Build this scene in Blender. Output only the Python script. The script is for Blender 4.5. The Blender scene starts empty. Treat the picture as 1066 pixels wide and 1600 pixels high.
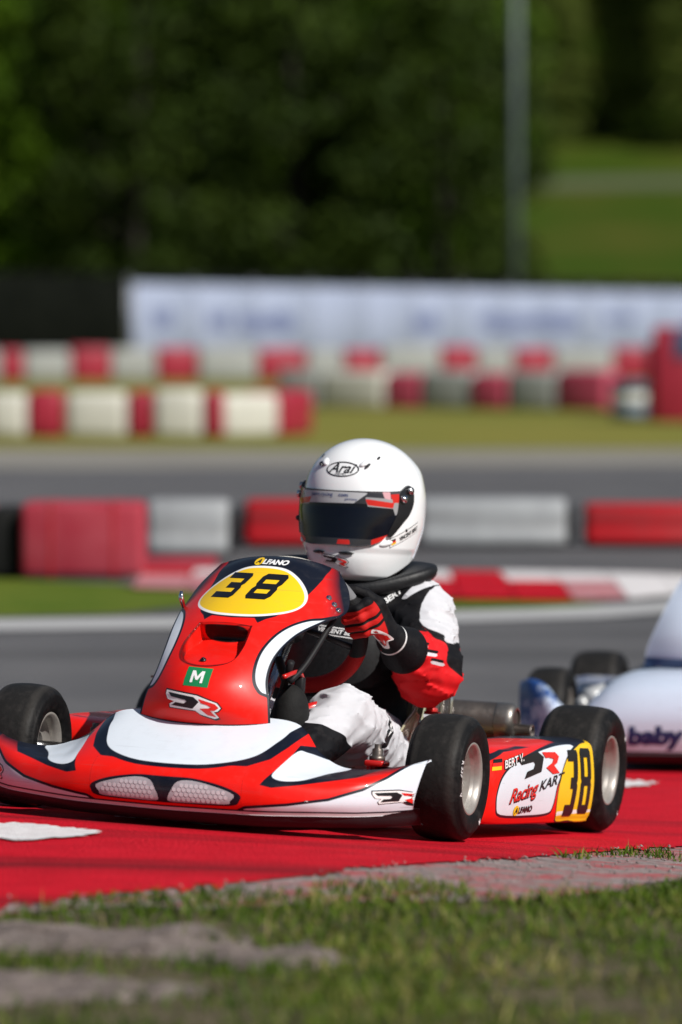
import bpy, bmesh, math, random
import numpy as np
from mathutils import Vector, Matrix
from mathutils.bvhtree import BVHTree

SC = bpy.context.scene
COL = SC.collection
rad = math.radians

# ------------------------------------------------------------------ camera, sky, sun, exposure
CAM_H = 1.033
cam_d = bpy.data.cameras.new('camera')
cam_d.sensor_fit = 'VERTICAL'; cam_d.sensor_height = 36.0; cam_d.sensor_width = 24.0
cam_d.lens = 159.57
cam_d.clip_start = 0.1; cam_d.clip_end = 2000
cam_d.dof.use_dof = True
cam_d.dof.focus_distance = 9.1
cam_d.dof.aperture_fstop = 2.7
cam_d.dof.aperture_blades = 9
cam = bpy.data.objects.new('camera', cam_d)
cam.location = (0, 0, CAM_H)
cam.rotation_euler = (rad(90) - math.atan(300 / 7092), 0, 0)
COL.objects.link(cam)
SC.camera = cam

SUN_DIR = Vector((0.60, -0.52, 0.70)).normalized()      # from the scene towards the sun
world = bpy.data.worlds.new('World'); SC.world = world; world.use_nodes = True
wn = world.node_tree.nodes; wl = world.node_tree.links
bg = wn['Background']
sky = wn.new('ShaderNodeTexSky'); sky.sky_type = 'NISHITA'; sky.sun_disc = False
sky.sun_elevation = math.asin(SUN_DIR.z)
sky.sun_rotation = math.atan2(SUN_DIR.x, SUN_DIR.y)
wl.new(sky.outputs[0], bg.inputs[0]); bg.inputs[1].default_value = 0.05
sun_d = bpy.data.lights.new('sun', 'SUN'); sun_d.energy = 5.0; sun_d.angle = rad(0.53); sun_d.color = (1.0, 0.965, 0.91)
sun = bpy.data.objects.new('sun', sun_d); COL.objects.link(sun)
sun.rotation_euler = SUN_DIR.to_track_quat('Z', 'Y').to_euler()
sun.location = (10, -6, 12)
SC.view_settings.view_transform = 'Standard'; SC.view_settings.look = 'None'
SC.view_settings.exposure = 0.05; SC.view_settings.gamma = 1.0; SC.view_settings.use_curve_mapping = False

# ------------------------------------------------------------------ helpers
def mat(name, col, rough=0.5, metal=0.0, coat=0.0, var=0.0, vscale=8.0, bump=0.0, bscale=60.0, spec=0.5, col2=None, trans=0.0, sheen=0.0, detail=6.0, streak=None):
    m = bpy.data.materials.new(name); m.use_nodes = True
    n = m.node_tree.nodes; l = m.node_tree.links; b = n['Principled BSDF']
    b.inputs['Base Color'].default_value = (*col, 1); b.inputs['Roughness'].default_value = rough
    b.inputs['Metallic'].default_value = metal; b.inputs['Coat Weight'].default_value = coat
    b.inputs['Coat Roughness'].default_value = 0.05
    b.inputs['Specular IOR Level'].default_value = spec
    if trans: b.inputs['Transmission Weight'].default_value = trans
    if sheen: b.inputs['Sheen Weight'].default_value = sheen
    if var or bump or col2:
        tc = n.new('ShaderNodeTexCoord')
    if var or col2:
        nz = n.new('ShaderNodeTexNoise'); nz.inputs['Scale'].default_value = vscale; nz.inputs['Detail'].default_value = detail; nz.inputs['Roughness'].default_value = 0.65
        l.new(tc.outputs['Object'], nz.inputs['Vector'])
        mx = n.new('ShaderNodeMix'); mx.data_type = 'RGBA'
        c2 = col2 or tuple(min(1, c * (1 + var)) for c in col)
        c1 = col if col2 else tuple(c * (1 - var) for c in col)
        mx.inputs['A'].default_value = (*c1, 1); mx.inputs['B'].default_value = (*c2, 1)
        mr = n.new('ShaderNodeMapRange'); mr.inputs[1].default_value = 0.3; mr.inputs[2].default_value = 0.7
        l.new(nz.outputs['Fac'], mr.inputs[0]); l.new(mr.outputs[0], mx.inputs['Factor']); l.new(mx.outputs['Result'], b.inputs['Base Color'])
        r2 = n.new('ShaderNodeMapRange'); r2.inputs[3].default_value = max(0.02, rough - 0.06); r2.inputs[4].default_value = min(1, rough + 0.08)
        l.new(nz.outputs['Fac'], r2.inputs[0]); l.new(r2.outputs[0], b.inputs['Roughness'])
    if streak:                      # worn-in tyre marks: noise drawn out along one direction
        ang, scol, amt, sc_ = streak
        tcs = n.new('ShaderNodeTexCoord'); mp = n.new('ShaderNodeMapping'); mp.inputs['Rotation'].default_value = (0, 0, ang); mp.inputs['Scale'].default_value = (sc_ * .05, sc_, sc_)
        ns2 = n.new('ShaderNodeTexNoise'); ns2.inputs['Scale'].default_value = 1; ns2.inputs['Detail'].default_value = 7; ns2.inputs['Roughness'].default_value = .6
        l.new(tcs.outputs['Object'], mp.inputs['Vector']); l.new(mp.outputs[0], ns2.inputs['Vector'])
        mrs = n.new('ShaderNodeMapRange'); mrs.inputs[1].default_value = .5; mrs.inputs[2].default_value = .75; mrs.inputs[4].default_value = amt; l.new(ns2.outputs['Fac'], mrs.inputs[0])
        mxs = n.new('ShaderNodeMix'); mxs.data_type = 'RGBA'; mxs.inputs['B'].default_value = (*scol, 1); l.new(mrs.outputs[0], mxs.inputs['Factor'])
        if b.inputs['Base Color'].links: l.new(b.inputs['Base Color'].links[0].from_socket, mxs.inputs['A'])
        else: mxs.inputs['A'].default_value = (*col, 1)
        l.new(mxs.outputs['Result'], b.inputs['Base Color'])
    if bump:
        if not (var or col2): tc = n.new('ShaderNodeTexCoord')
        nb = n.new('ShaderNodeTexNoise'); nb.inputs['Scale'].default_value = bscale; nb.inputs['Detail'].default_value = 5
        l.new(tc.outputs['Object'], nb.inputs['Vector'])
        bp = n.new('ShaderNodeBump'); bp.inputs['Strength'].default_value = bump; bp.inputs['Distance'].default_value = 0.01
        l.new(nb.outputs['Fac'], bp.inputs['Height']); l.new(bp.outputs[0], b.inputs['Normal'])
    return m

def livery(name, base, layers, rough=0.25, coat=0.4, grime=0.12, bump=0.0, bscale=120, sheen=0.0, base2=None, bsoft=20.0):
    """Principled paint whose flat print is a stack of layers (attribute, offset, colour, softness)."""
    m = bpy.data.materials.new(name); m.use_nodes = True
    n = m.node_tree.nodes; l = m.node_tree.links; b = n['Principled BSDF']
    b.inputs['Roughness'].default_value = rough; b.inputs['Coat Weight'].default_value = coat; b.inputs['Coat Roughness'].default_value = 0.05; b.inputs['Specular IOR Level'].default_value = .22 if coat else .12
    if sheen: b.inputs['Sheen Weight'].default_value = sheen
    rgb = n.new('ShaderNodeRGB'); rgb.outputs[0].default_value = (*base, 1); cur = rgb.outputs[0]
    tc = n.new('ShaderNodeTexCoord')
    if base2:
        nz = n.new('ShaderNodeTexNoise'); nz.inputs['Scale'].default_value = bsoft; nz.inputs['Detail'].default_value = 8
        l.new(tc.outputs['Object'], nz.inputs['Vector'])
        mr = n.new('ShaderNodeMapRange'); mr.inputs[1].default_value = 0.45; mr.inputs[2].default_value = 0.6
        l.new(nz.outputs['Fac'], mr.inputs[0])
        mx = n.new('ShaderNodeMix'); mx.data_type = 'RGBA'; mx.inputs['B'].default_value = (*base2, 1)
        l.new(mr.outputs[0], mx.inputs['Factor']); l.new(cur, mx.inputs['A']); cur = mx.outputs['Result']
    for (attr, off, col, soft) in layers:
        at = n.new('ShaderNodeAttribute'); at.attribute_name = attr
        ma = n.new('ShaderNodeMath'); ma.operation = 'MULTIPLY_ADD'; ma.use_clamp = True
        k = 1.0 / soft
        ma.inputs[1].default_value = k; ma.inputs[2].default_value = off * k + 0.5
        l.new(at.outputs['Fac'], ma.inputs[0])
        mx = n.new('ShaderNodeMix'); mx.data_type = 'RGBA'; mx.inputs['B'].default_value = (*col, 1)
        l.new(ma.outputs[0], mx.inputs['Factor']); l.new(cur, mx.inputs['A']); cur = mx.outputs['Result']
    # light dust and rubber specks over the print
    nz = n.new('ShaderNodeTexNoise'); nz.inputs['Scale'].default_value = 35; nz.inputs['Detail'].default_value = 8; nz.inputs['Roughness'].default_value = 0.7
    l.new(tc.outputs['Object'], nz.inputs['Vector'])
    mr = n.new('ShaderNodeMapRange'); mr.inputs[1].default_value = 0.5; mr.inputs[2].default_value = 0.85; mr.inputs[4].default_value = grime
    l.new(nz.outputs['Fac'], mr.inputs[0])
    mx = n.new('ShaderNodeMix'); mx.data_type = 'RGBA'; mx.inputs['B'].default_value = (0.16, 0.14, 0.13, 1)
    l.new(mr.outputs[0], mx.inputs['Factor']); l.new(cur, mx.inputs['A']); l.new(mx.outputs['Result'], b.inputs['Base Color'])
    # fine scratches and rubber rubs
    if coat:
        mp = n.new('ShaderNodeMapping'); mp.inputs['Scale'].default_value = (14, 5, 190); mp.inputs['Rotation'].default_value = (.35, .1, 0)
        sn = n.new('ShaderNodeTexNoise'); sn.inputs['Scale'].default_value = 1; sn.inputs['Detail'].default_value = 5; l.new(tc.outputs['Object'], mp.inputs['Vector']); l.new(mp.outputs[0], sn.inputs['Vector'])
        ms = n.new('ShaderNodeMapRange'); ms.inputs[1].default_value = .64; ms.inputs[2].default_value = .76; ms.inputs[4].default_value = min(.5, grime * 2.6); l.new(sn.outputs['Fac'], ms.inputs[0])
        m2 = n.new('ShaderNodeMix'); m2.data_type = 'RGBA'; m2.inputs['B'].default_value = (.09, .085, .08, 1); l.new(ms.outputs[0], m2.inputs['Factor']); l.new(mx.outputs['Result'], m2.inputs['A']); l.new(m2.outputs['Result'], b.inputs['Base Color'])
    r2 = n.new('ShaderNodeMapRange'); r2.inputs[3].default_value = max(.03, rough - .05); r2.inputs[4].default_value = rough + .15
    l.new(nz.outputs['Fac'], r2.inputs[0]); l.new(r2.outputs[0], b.inputs['Roughness'])
    if bump:
        nb = n.new('ShaderNodeTexNoise'); nb.inputs['Scale'].default_value = bscale; nb.inputs['Detail'].default_value = 4
        l.new(tc.outputs['Object'], nb.inputs['Vector'])
        bp = n.new('ShaderNodeBump'); bp.inputs['Strength'].default_value = bump; bp.inputs['Distance'].default_value = 0.004
        l.new(nb.outputs['Fac'], bp.inputs['Height']); l.new(bp.outputs[0], b.inputs['Normal'])
    return m

def add(o, parent=None, **props):
    COL.objects.link(o)
    if parent is not None: o.parent = parent
    for k, v in props.items(): o[k] = v
    return o

def mesh_obj(name, V, Fc, m=None, parent=None, smooth=True, attrs=None, **props):
    me = bpy.data.meshes.new(name)
    V = np.asarray(V, dtype=np.float64)
    me.from_pydata(V.tolist(), [], [list(map(int, f)) for f in Fc] if not isinstance(Fc, np.ndarray) else Fc.tolist())
    if smooth: me.polygons.foreach_set('use_smooth', np.ones(len(me.polygons), dtype=bool))
    if m is not None: me.materials.append(m)
    for k, a in (attrs or {}).items():
        at = me.attributes.new(k, 'FLOAT', 'POINT'); at.data.foreach_set('value', np.asarray(a, dtype=np.float32))
    me.update()
    return add(bpy.data.objects.new(name, me), parent, **props)

def copy_tree(o, parent=None):
    c = o.copy(); COL.objects.link(c); c.parent = parent
    for ch in list(o.children): copy_tree(ch, c)
    return c

def empty(name, mw=None, **props):
    o = bpy.data.objects.new(name, None); o.empty_display_size = 0.1
    if mw is not None: o.matrix_world = mw
    return add(o, None, **props)

def grid_faces(nu, nv, wrap_u=False, wrap_v=False, flip=False):
    i, j = np.meshgrid(np.arange(nu if wrap_u else nu - 1), np.arange(nv if wrap_v else nv - 1), indexing='ij')
    a = (i % nu) * nv + j % nv; b = ((i + 1) % nu) * nv + j % nv
    c = ((i + 1) % nu) * nv + (j + 1) % nv; d = (i % nu) * nv + (j + 1) % nv
    q = np.stack([a, b, c, d], -1).reshape(-1, 4)
    return q[:, ::-1] if flip else q

def crom(P, t):
    """Catmull-Rom through rows of P, t in 0..len-1"""
    P = np.asarray(P, float); n = len(P); t = np.asarray(t, float)
    Q = np.concatenate([[2 * P[0] - P[1]], P, [2 * P[-1] - P[-2]]])
    i = np.clip(np.floor(t).astype(int), 0, n - 2); f = (t - i)
    sh = (len(t),) + (1,) * (P.ndim - 1); f = f.reshape(sh)
    p0, p1, p2, p3 = Q[i], Q[i + 1], Q[i + 2], Q[i + 3]
    return 0.5 * (2 * p1 + (p2 - p0) * f + (2 * p0 - 5 * p1 + 4 * p2 - p3) * f ** 2 + (3 * p1 - p0 - 3 * p2 + p3) * f ** 3)

def sdf_poly(P, poly):
    """signed distance to a closed polygon, positive inside"""
    P = np.asarray(P, float); q = np.asarray(poly, float)
    d = np.full(len(P), 1e9); ins = np.zeros(len(P), bool)
    for k in range(len(q)):
        a, b = q[k], q[(k + 1) % len(q)]; e = b - a; w = P - a
        t = np.clip((w @ e) / max(e @ e, 1e-12), 0, 1)[:, None]
        d = np.minimum(d, np.linalg.norm(w - t * e, axis=1))
        with np.errstate(divide='ignore', invalid='ignore'):
            cond = ((a[1] <= P[:, 1]) != (b[1] <= P[:, 1])) & (P[:, 0] < (b[0] - a[0]) * (P[:, 1] - a[1]) / ((b[1] - a[1]) if b[1] != a[1] else 1e-12) + a[0])
        ins ^= cond
    return np.where(ins, d, -d)

def smooth_poly(pts, n=8):
    pts = np.asarray(pts, float); m = len(pts)
    P = np.concatenate([pts[-2:], pts, pts[:3]])
    t = np.linspace(2, 2 + m, m * n, endpoint=False)
    return crom(P, t)

def sdf_line(P, line, w):
    P = np.asarray(P, float); d = np.full(len(P), 1e9)
    for a, b in zip(line[:-1], line[1:]):
        a = np.asarray(a, float); b = np.asarray(b, float); e = b - a; ww = P - a
        t = np.clip((ww @ e) / max(e @ e, 1e-12), 0, 1)[:, None]
        d = np.minimum(d, np.linalg.norm(ww - t * e, axis=1))
    return w - d

def sdf_ell(P, c, rx, ry, ang=0):
    P = np.asarray(P, float) - np.asarray(c); ca, sa = math.cos(ang), math.sin(ang)
    x = P[:, 0] * ca + P[:, 1] * sa; y = -P[:, 0] * sa + P[:, 1] * ca
    k = np.sqrt((x / rx) ** 2 + (y / ry) ** 2)
    return (1 - k) * min(rx, ry)

def frame_rot(d, up=(0, 0, 1)):
    d = np.asarray(d, float); d = d / np.linalg.norm(d); up = np.asarray(up, float)
    if abs(d @ up) > .95: up = np.array((1.0, 0, 0))
    s = np.cross(d, up); s /= np.linalg.norm(s); u = np.cross(s, d)
    return d, s, u

def tube_geo(pts, r, n=10, smooth_n=0, closed=False, caps=True):
    pts = np.asarray(pts, float)
    if smooth_n: pts = crom(pts, np.linspace(0, len(pts) - 1, (len(pts) - 1) * smooth_n + 1))
    m = len(pts); r = np.broadcast_to(np.asarray(r, float), (m,)) if np.ndim(r) == 0 or len(np.atleast_1d(r)) == m else np.interp(np.linspace(0, 1, m), np.linspace(0, 1, len(r)), r)
    T = np.gradient(pts, axis=0) if not closed else np.roll(pts, -1, 0) - np.roll(pts, 1, 0)
    T /= np.linalg.norm(T, axis=1)[:, None] + 1e-12
    _, s, u = frame_rot(T[0]); V = []
    for i in range(m):
        s = s - T[i] * (s @ T[i]); s /= np.linalg.norm(s) + 1e-12; u = np.cross(s, T[i])
        a = np.arange(n) * 2 * math.pi / n
        V.append(pts[i] + r[i] * (np.cos(a)[:, None] * s + np.sin(a)[:, None] * u))
    V = np.concatenate(V); Fc = grid_faces(m, n, closed, True).tolist()
    if caps and not closed:
        Fc.append(list(range(n))); Fc.append([(m - 1) * n + k for k in range(n)][::-1])
    return V, Fc

def merge(*geos):
    V = []; Fc = []; o = 0
    for v, f in geos:
        V.append(np.asarray(v, float)); Fc += [[int(i) + o for i in q] for q in f]; o += len(v)
    return np.concatenate(V), Fc

def lathe_geo(prof, axis='Y', n=48, c=(0, 0, 0), closed=False):
    """prof: (radius, along-axis)"""
    prof = np.asarray(prof, float); a = np.arange(n) * 2 * math.pi / n
    r = prof[:, 0][:, None]; h = np.broadcast_to(prof[:, 1][:, None], (len(prof), n))
    x, y = r * np.cos(a), r * np.sin(a)
    if axis == 'Y': V = np.stack([x, h, y], -1)
    elif axis == 'X': V = np.stack([h, x, y], -1)
    else: V = np.stack([x, y, h], -1)
    return V.reshape(-1, 3) + np.asarray(c), grid_faces(len(prof), n, closed, True, flip=(axis != 'Y')).tolist()

def rbox_geo(c, s, bev=0.005, seg=2, rot=None):
    bm = bmesh.new(); bmesh.ops.create_cube(bm, size=1.0)
    for v in bm.verts: v.co = Vector((v.co.x * s[0], v.co.y * s[1], v.co.z * s[2]))
    if bev: bmesh.ops.bevel(bm, geom=list(bm.edges), offset=min(bev, min(s) * .45), segments=seg, affect='EDGES', profile=0.5)
    if rot is not None: bmesh.ops.rotate(bm, verts=bm.verts, cent=(0, 0, 0), matrix=rot)
    bm.verts.index_update()
    V = np.array([v.co[:] for v in bm.verts]) + np.asarray(c); Fc = [[v.index for v in f.verts] for f in bm.faces]
    bm.free(); return V, Fc

def shell(V, nu, nv, th):
    """give an open (nu x nv) grid thickness th against its normals; returns V, F"""
    G = V.reshape(nu, nv, 3)
    du = np.gradient(G, axis=0); dv = np.gradient(G, axis=1)
    N = np.cross(du, dv); N /= np.linalg.norm(N, axis=-1, keepdims=True) + 1e-12
    B = G - N * th
    V2 = np.concatenate([G.reshape(-1, 3), B.reshape(-1, 3)]); o = nu * nv
    Fc = grid_faces(nu, nv).tolist() + (grid_faces(nu, nv, flip=True) + o).tolist()
    I = np.arange(nu * nv).reshape(nu, nv)
    for ring in (I[0, :], I[-1, ::-1], I[::-1, 0], I[:, -1]):
        for a, b in zip(ring[:-1], ring[1:]): Fc.append([int(b), int(a), int(a + o), int(b + o)])
    return V2, Fc

def bvh_of(V, Fc): return BVHTree.FromPolygons([Vector(v) for v in V], [list(map(int, f)) for f in Fc])

def fill2d(polys):
    """filled flat mesh of closed 2D polygons (inner ones cut holes)"""
    cu = bpy.data.curves.new('tmp', 'CURVE'); cu.dimensions = '2D'; cu.fill_mode = 'BOTH'
    for p in polys:
        s = cu.splines.new('POLY'); s.points.add(len(p) - 1); s.use_cyclic_u = True
        for q, pt in zip(s.points, p): q.co = (pt[0], pt[1], 0, 1)
    ob = bpy.data.objects.new('tmp', cu); me = bpy.data.meshes.new_from_object(ob)
    bpy.data.objects.remove(ob); return me

def text2d(s, size=1.0, shear=0.0, bold=0.0, sx=1.0, space=1.0, fit=None):
    cu = bpy.data.curves.new('tmp', 'FONT'); cu.body = s; cu.size = size; cu.shear = shear; cu.offset = bold
    cu.align_x = 'CENTER'; cu.align_y = 'CENTER'; cu.space_character = space; cu.resolution_u = 4; cu.fill_mode = 'FRONT'
    ob = bpy.data.objects.new('tmp', cu); me = bpy.data.meshes.new_from_object(ob)
    bpy.data.objects.remove(ob)
    xs = np.array([v.co[:] for v in me.vertices]); c = (xs.max(0) + xs.min(0)) / 2; ext = xs.max(0) - xs.min(0)
    if fit:
        for v in me.vertices: v.co = Vector(((v.co.x - c[0]) * fit[0] / ext[0], (v.co.y - c[1]) * fit[1] / ext[1], 0))
        return me
    for v in me.vertices: v.co = Vector(((v.co.x - c[0]) * sx, v.co.y - c[1], 0))
    return me

def decal(name, me2d, target, O, U, W, m, parent, off=0.0006, step=0.015, scale=1.0, rot=0.0, at=(0, 0), dirn=None, warp=None):
    """drape a flat filled mesh (u,v) on a surface: ray from plane O+uU+vW along dirn"""
    O, U, W = Vector(O), Vector(U).normalized(), Vector(W).normalized()
    D = Vector(dirn).normalized() if dirn is not None else -U.cross(W)
    bm = bmesh.new(); bm.from_mesh(me2d)
    ca, sa = math.cos(rot), math.sin(rot)
    for v in bm.verts:
        x, y = v.co.x * scale, v.co.y * scale
        if warp: x, y = warp(x, y)
        v.co = Vector((x * ca - y * sa + at[0], x * sa + y * ca + at[1], 0))
    for ax in (0, 1):
        lo = min(v.co[ax] for v in bm.verts); hi = max(v.co[ax] for v in bm.verts)
        t = lo + step
        while t < hi:
            no = Vector((1, 0, 0)) if ax == 0 else Vector((0, 1, 0)); co = no * t
            bmesh.ops.bisect_plane(bm, geom=list(bm.verts) + list(bm.edges) + list(bm.faces), plane_co=co, plane_no=no, dist=1e-6)
            t += step
    nrm = []
    for v in bm.verts:
        p = O + U * v.co.x + W * v.co.y
        h = target.ray_cast(p, D)
        if h[0] is None: h = target.find_nearest(p)
        n = h[1] if h[1].dot(D) < 0 else -h[1]
        v.co = h[0] + n * off
    me = bpy.data.meshes.new(name); bm.to_mesh(me); bm.free()
    bpy.data.meshes.remove(me2d)
    me.materials.append(m)
    # faces look towards the viewer side
    me.polygons.foreach_set('use_smooth', np.ones(len(me.polygons), dtype=bool)); me.update()
    return add(bpy.data.objects.new(name, me), parent)

def surface_nets(fn, lo, hi, h):
    lo = np.asarray(lo, float); hi = np.asarray(hi, float)
    n = np.ceil((hi - lo) / h).astype(int) + 1
    ax = [lo[i] + np.arange(n[i]) * h for i in range(3)]
    X, Y, Z = np.meshgrid(*ax, indexing='ij')
    D = fn(X, Y, Z).astype(np.float32)
    ins = D < 0
    nx, ny, nz = n - 1
    acc = np.zeros((nx, ny, nz, 3), np.float32); cnt = np.zeros((nx, ny, nz), np.int16)
    def sl(A, o): return A[o[0]:o[0] + nx, o[1]:o[1] + ny, o[2]:o[2] + nz]
    for axis in range(3):
        oth = [a for a in range(3) if a != axis]
        for s in (0, 1):
            for t in (0, 1):
                o0 = [0, 0, 0]; o0[oth[0]] = s; o0[oth[1]] = t; o1 = list(o0); o1[axis] = 1
                a, b = sl(D, o0), sl(D, o1); cr = sl(ins, o0) != sl(ins, o1)
                f = np.where(cr, a / np.where(cr, a - b, 1), 0)
                for k in range(3): acc[..., k] += np.where(cr, (f if k == axis else o0[k]), 0)
                cnt += cr
    act = cnt > 0
    idx = -np.ones((nx, ny, nz), np.int64); idx[act] = np.arange(act.sum())
    ijk = np.argwhere(act)
    V = lo + (ijk + acc[act] / cnt[act][:, None]) * h
    Q = []
    for axis in range(3):
        o1 = [0, 0, 0]; o1[axis] = 1
        A = ins[:n[0] - o1[0], :n[1] - o1[1], :n[2] - o1[2]]; B = ins[o1[0]:, o1[1]:, o1[2]:]
        e = np.argwhere(A != B); u, v = [a for a in range(3) if a != axis]
        ok = (e[:, u] > 0) & (e[:, v] > 0) & (e[:, u] < n[u] - 1) & (e[:, v] < n[v] - 1) & (e[:, axis] < n[axis] - 1)
        e = e[ok]; c = []
        for du, dv in ((-1, -1), (0, -1), (0, 0), (-1, 0)):
            q = e.copy(); q[:, u] += du; q[:, v] += dv; c.append(idx[q[:, 0], q[:, 1], q[:, 2]])
        q = np.stack(c, 1); flip = A[e[:, 0], e[:, 1], e[:, 2]]
        if axis == 1: flip = ~flip
        q[~flip] = q[~flip][:, ::-1]
        Q.append(q)
    return V, np.concatenate(Q)

def sd_cone(X, Y, Z, a, b, ra, rb):
    """distance to a tapered capsule"""
    a = np.asarray(a, float); b = np.asarray(b, float); d = b - a; L2 = d @ d
    t = np.clip(((X - a[0]) * d[0] + (Y - a[1]) * d[1] + (Z - a[2]) * d[2]) / L2, 0, 1)
    return np.sqrt((X - a[0] - t * d[0]) ** 2 + (Y - a[1] - t * d[1]) ** 2 + (Z - a[2] - t * d[2]) ** 2) - (ra + (rb - ra) * t)

def sd_ellipsoid(X, Y, Z, c, r):
    k0 = np.sqrt(((X - c[0]) / r[0]) ** 2 + ((Y - c[1]) / r[1]) ** 2 + ((Z - c[2]) / r[2]) ** 2)
    return (k0 - 1) * min(r)

def smin(a, b, k):
    h = np.clip(0.5 + 0.5 * (b - a) / k, 0, 1)
    return b + (a - b) * h - k * h * (1 - h)

def smax(a, b, k):
    h = np.clip(.5 + .5 * (a - b) / k, 0, 1); return b + (a - b) * h + k * h * (1 - h)

def relax(V, Q, it=2, f=0.5):
    """laplacian smoothing of a quad mesh"""
    E = np.concatenate([Q[:, [0, 1]], Q[:, [1, 2]], Q[:, [2, 3]], Q[:, [3, 0]]])
    for _ in range(it):
        S = np.zeros_like(V); C = np.zeros(len(V))
        np.add.at(S, E[:, 0], V[E[:, 1]]); np.add.at(S, E[:, 1], V[E[:, 0]])
        np.add.at(C, E[:, 0], 1); np.add.at(C, E[:, 1], 1)
        V = V + f * (S / np.maximum(C, 1)[:, None] - V)
    return V

def noise2(x, y, seed=0, oct=4):
    r = np.random.RandomState(seed); v = np.zeros_like(x); a = 1
    for k in range(oct):
        for _ in range(3):
            th = r.uniform(0, 6.28); f = 2 ** k; v += a * np.sin((x * math.cos(th) + y * math.sin(th)) * f * 3.1 + r.uniform(0, 6.28)) / 3
        a *= .62
    return v
# ------------------------------------------------------------------ ground
def hgt(x, y):
    pl = .01878506 - .06730009 * (x + .2230151) - .06901135 * (y - 9.04781645)
    low = -.13 - .075 * np.exp(-((y - 13.4) / 1.1) ** 2)
    z = smax(pl, low, .05)
    return -smax(-z, -.10, .05)

RED = (0.62, 0.012, 0.012)
M = {}
def asphalt_mat(name, c1, c2):
    m = mat(name, c1, 0.85, var=0, col2=c2, vscale=1.2, bump=0.7, bscale=150, spec=0.25, streak=(-.12, (.032, .032, .034), .9, 1.1))
    return m
M['asphalt'] = asphalt_mat('asphalt', (0.090, 0.090, 0.096), (0.13, 0.128, 0.132))
M['white_line'] = mat('white_line', (0.40, 0.40, 0.40), 0.7, col2=(0.38, 0.38, 0.38), vscale=14, bump=0.3, bscale=150)
M['soil'] = mat('soil', (0.055, 0.048, 0.026), 0.95, spec=.1, col2=(0.14, 0.115, 0.075), vscale=20, bump=0.8, bscale=60)
M['turf'] = mat('turf', (0.055, 0.105, 0.008), 0.95, spec=.1, col2=(0.12, 0.15, 0.02), vscale=3, bump=0.8, bscale=40)
M['dry_turf'] = mat('dry_turf', (0.22, 0.19, 0.045), 0.95, spec=.1, col2=(0.13, 0.15, 0.025), vscale=0.25, bump=0.8, bscale=30)
M['kerb_red'] = mat('kerb_red', (0.62, 0.008, 0.022), 0.7, col2=(0.48, 0.006, 0.016), vscale=9, bump=0.9, bscale=130, spec=0.1, streak=(-.62, (.035, .008, .010), .85, 6))
M['kerb_white'] = mat('kerb_white', (0.80, 0.78, 0.78), 0.6, col2=(0.6, 0.56, 0.56), vscale=30, bump=0.4, bscale=170)
M['concrete'] = mat('concrete', (0.10, 0.08, 0.07), 0.95, spec=.15, col2=(0.24, 0.20, 0.185), vscale=22, bump=0.9, bscale=140)

def axis_lines(breaks):
    out = []
    for (a, b, s) in breaks: out.append(np.arange(a, b, s))
    return np.concatenate(out + [[breaks[-1][1]]])

gx = axis_lines([(-220, -20, 20), (-20, -4, 1), (-4, 4, .2), (4, 20, 1), (20, 220, 20)])
gy = axis_lines([(-20, 4, 2), (4, 14, .2), (14, 40, 1), (40, 420, 20)])
GX, GY = np.meshgrid(gx, gy, indexing='ij')
mesh_obj('track', np.stack([GX, GY, hgt(GX, GY)], -1).reshape(-1, 3), grid_faces(len(gx), len(gy)), M['asphalt'], kind='structure')

def sheet(name, poly, off, m, step=0.25, **props):
    me2 = fill2d([poly]); bm = bmesh.new(); bm.from_mesh(me2); bpy.data.meshes.remove(me2)
    for ax in (0, 1):
        lo = min(v.co[ax] for v in bm.verts); hi = max(v.co[ax] for v in bm.verts); t = lo + step
        if hi - lo > step * 400: continue
        while t < hi:
            no = Vector((1, 0, 0)) if ax == 0 else Vector((0, 1, 0))
            bmesh.ops.bisect_plane(bm, geom=list(bm.verts) + list(bm.edges) + list(bm.faces), plane_co=no * t, plane_no=no, dist=1e-6); t += step
    for v in bm.verts: v.co.z = hgt(v.co.x, v.co.y) + off
    bmesh.ops.recalc_face_normals(bm, faces=bm.faces)
    if sum(f.normal.z for f in bm.faces) < 0: bmesh.ops.reverse_faces(bm, faces=bm.faces)
    me = bpy.data.meshes.new(name); bm.to_mesh(me); bm.free(); me.materials.append(m)
    return add(bpy.data.objects.new(name, me), None, **props)

def rough_edge(pts, amp, n=10, seed=0):
    """add irregularity along an open polyline"""
    r = random.Random(seed); pts = np.asarray(pts, float)
    P = crom(pts, np.linspace(0, len(pts) - 1, (len(pts) - 1) * n + 1))
    for i in range(1, len(P) - 1): P[i] += (r.uniform(-amp, amp), r.uniform(-amp, amp) * 2)
    return P
KERB_NEAR = [(-3.2, 5.2), (-1.6, 6.1), (-0.9, 6.85), (-0.589, 7.039), (-0.5, 7.19), (-0.344, 7.32), (-0.212, 7.415), (-0.089, 7.574), (0.03, 7.795), (0.179, 8.071), (0.359, 8.5), (0.543, 9.0), (0.708, 9.4), (0.9, 9.9), (1.5, 11.2), (2.6, 13.2), (4.5, 16)]
kn = rough_edge(KERB_NEAR, 0.006, 30, 3)
_t = np.arange(len(kn)); kn[1:-1] += (np.stack([_t * 0, .045 * np.sin(_t * .33 + 2 * np.sin(_t * .071)) + .028 * np.sin(_t * .91 + 1) + .016 * np.sin(_t * 2.3)], -1) * np.clip(.35 + .9 * np.sin(_t * .113 + .5), 0, 1)[:, None])[1:-1]
kerb_poly = np.concatenate([kn, [(4.6, 17.5), (2.4, 13.6), (1.4, 12.2), (0.882, 11.73), (0.4, 11.62), (-0.2, 11.45), (-0.52, 11.02), (-0.85, 10.2), (-1.5, 9.4), (-2.4, 8.3), (-4.5, 6.4)]])
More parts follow.
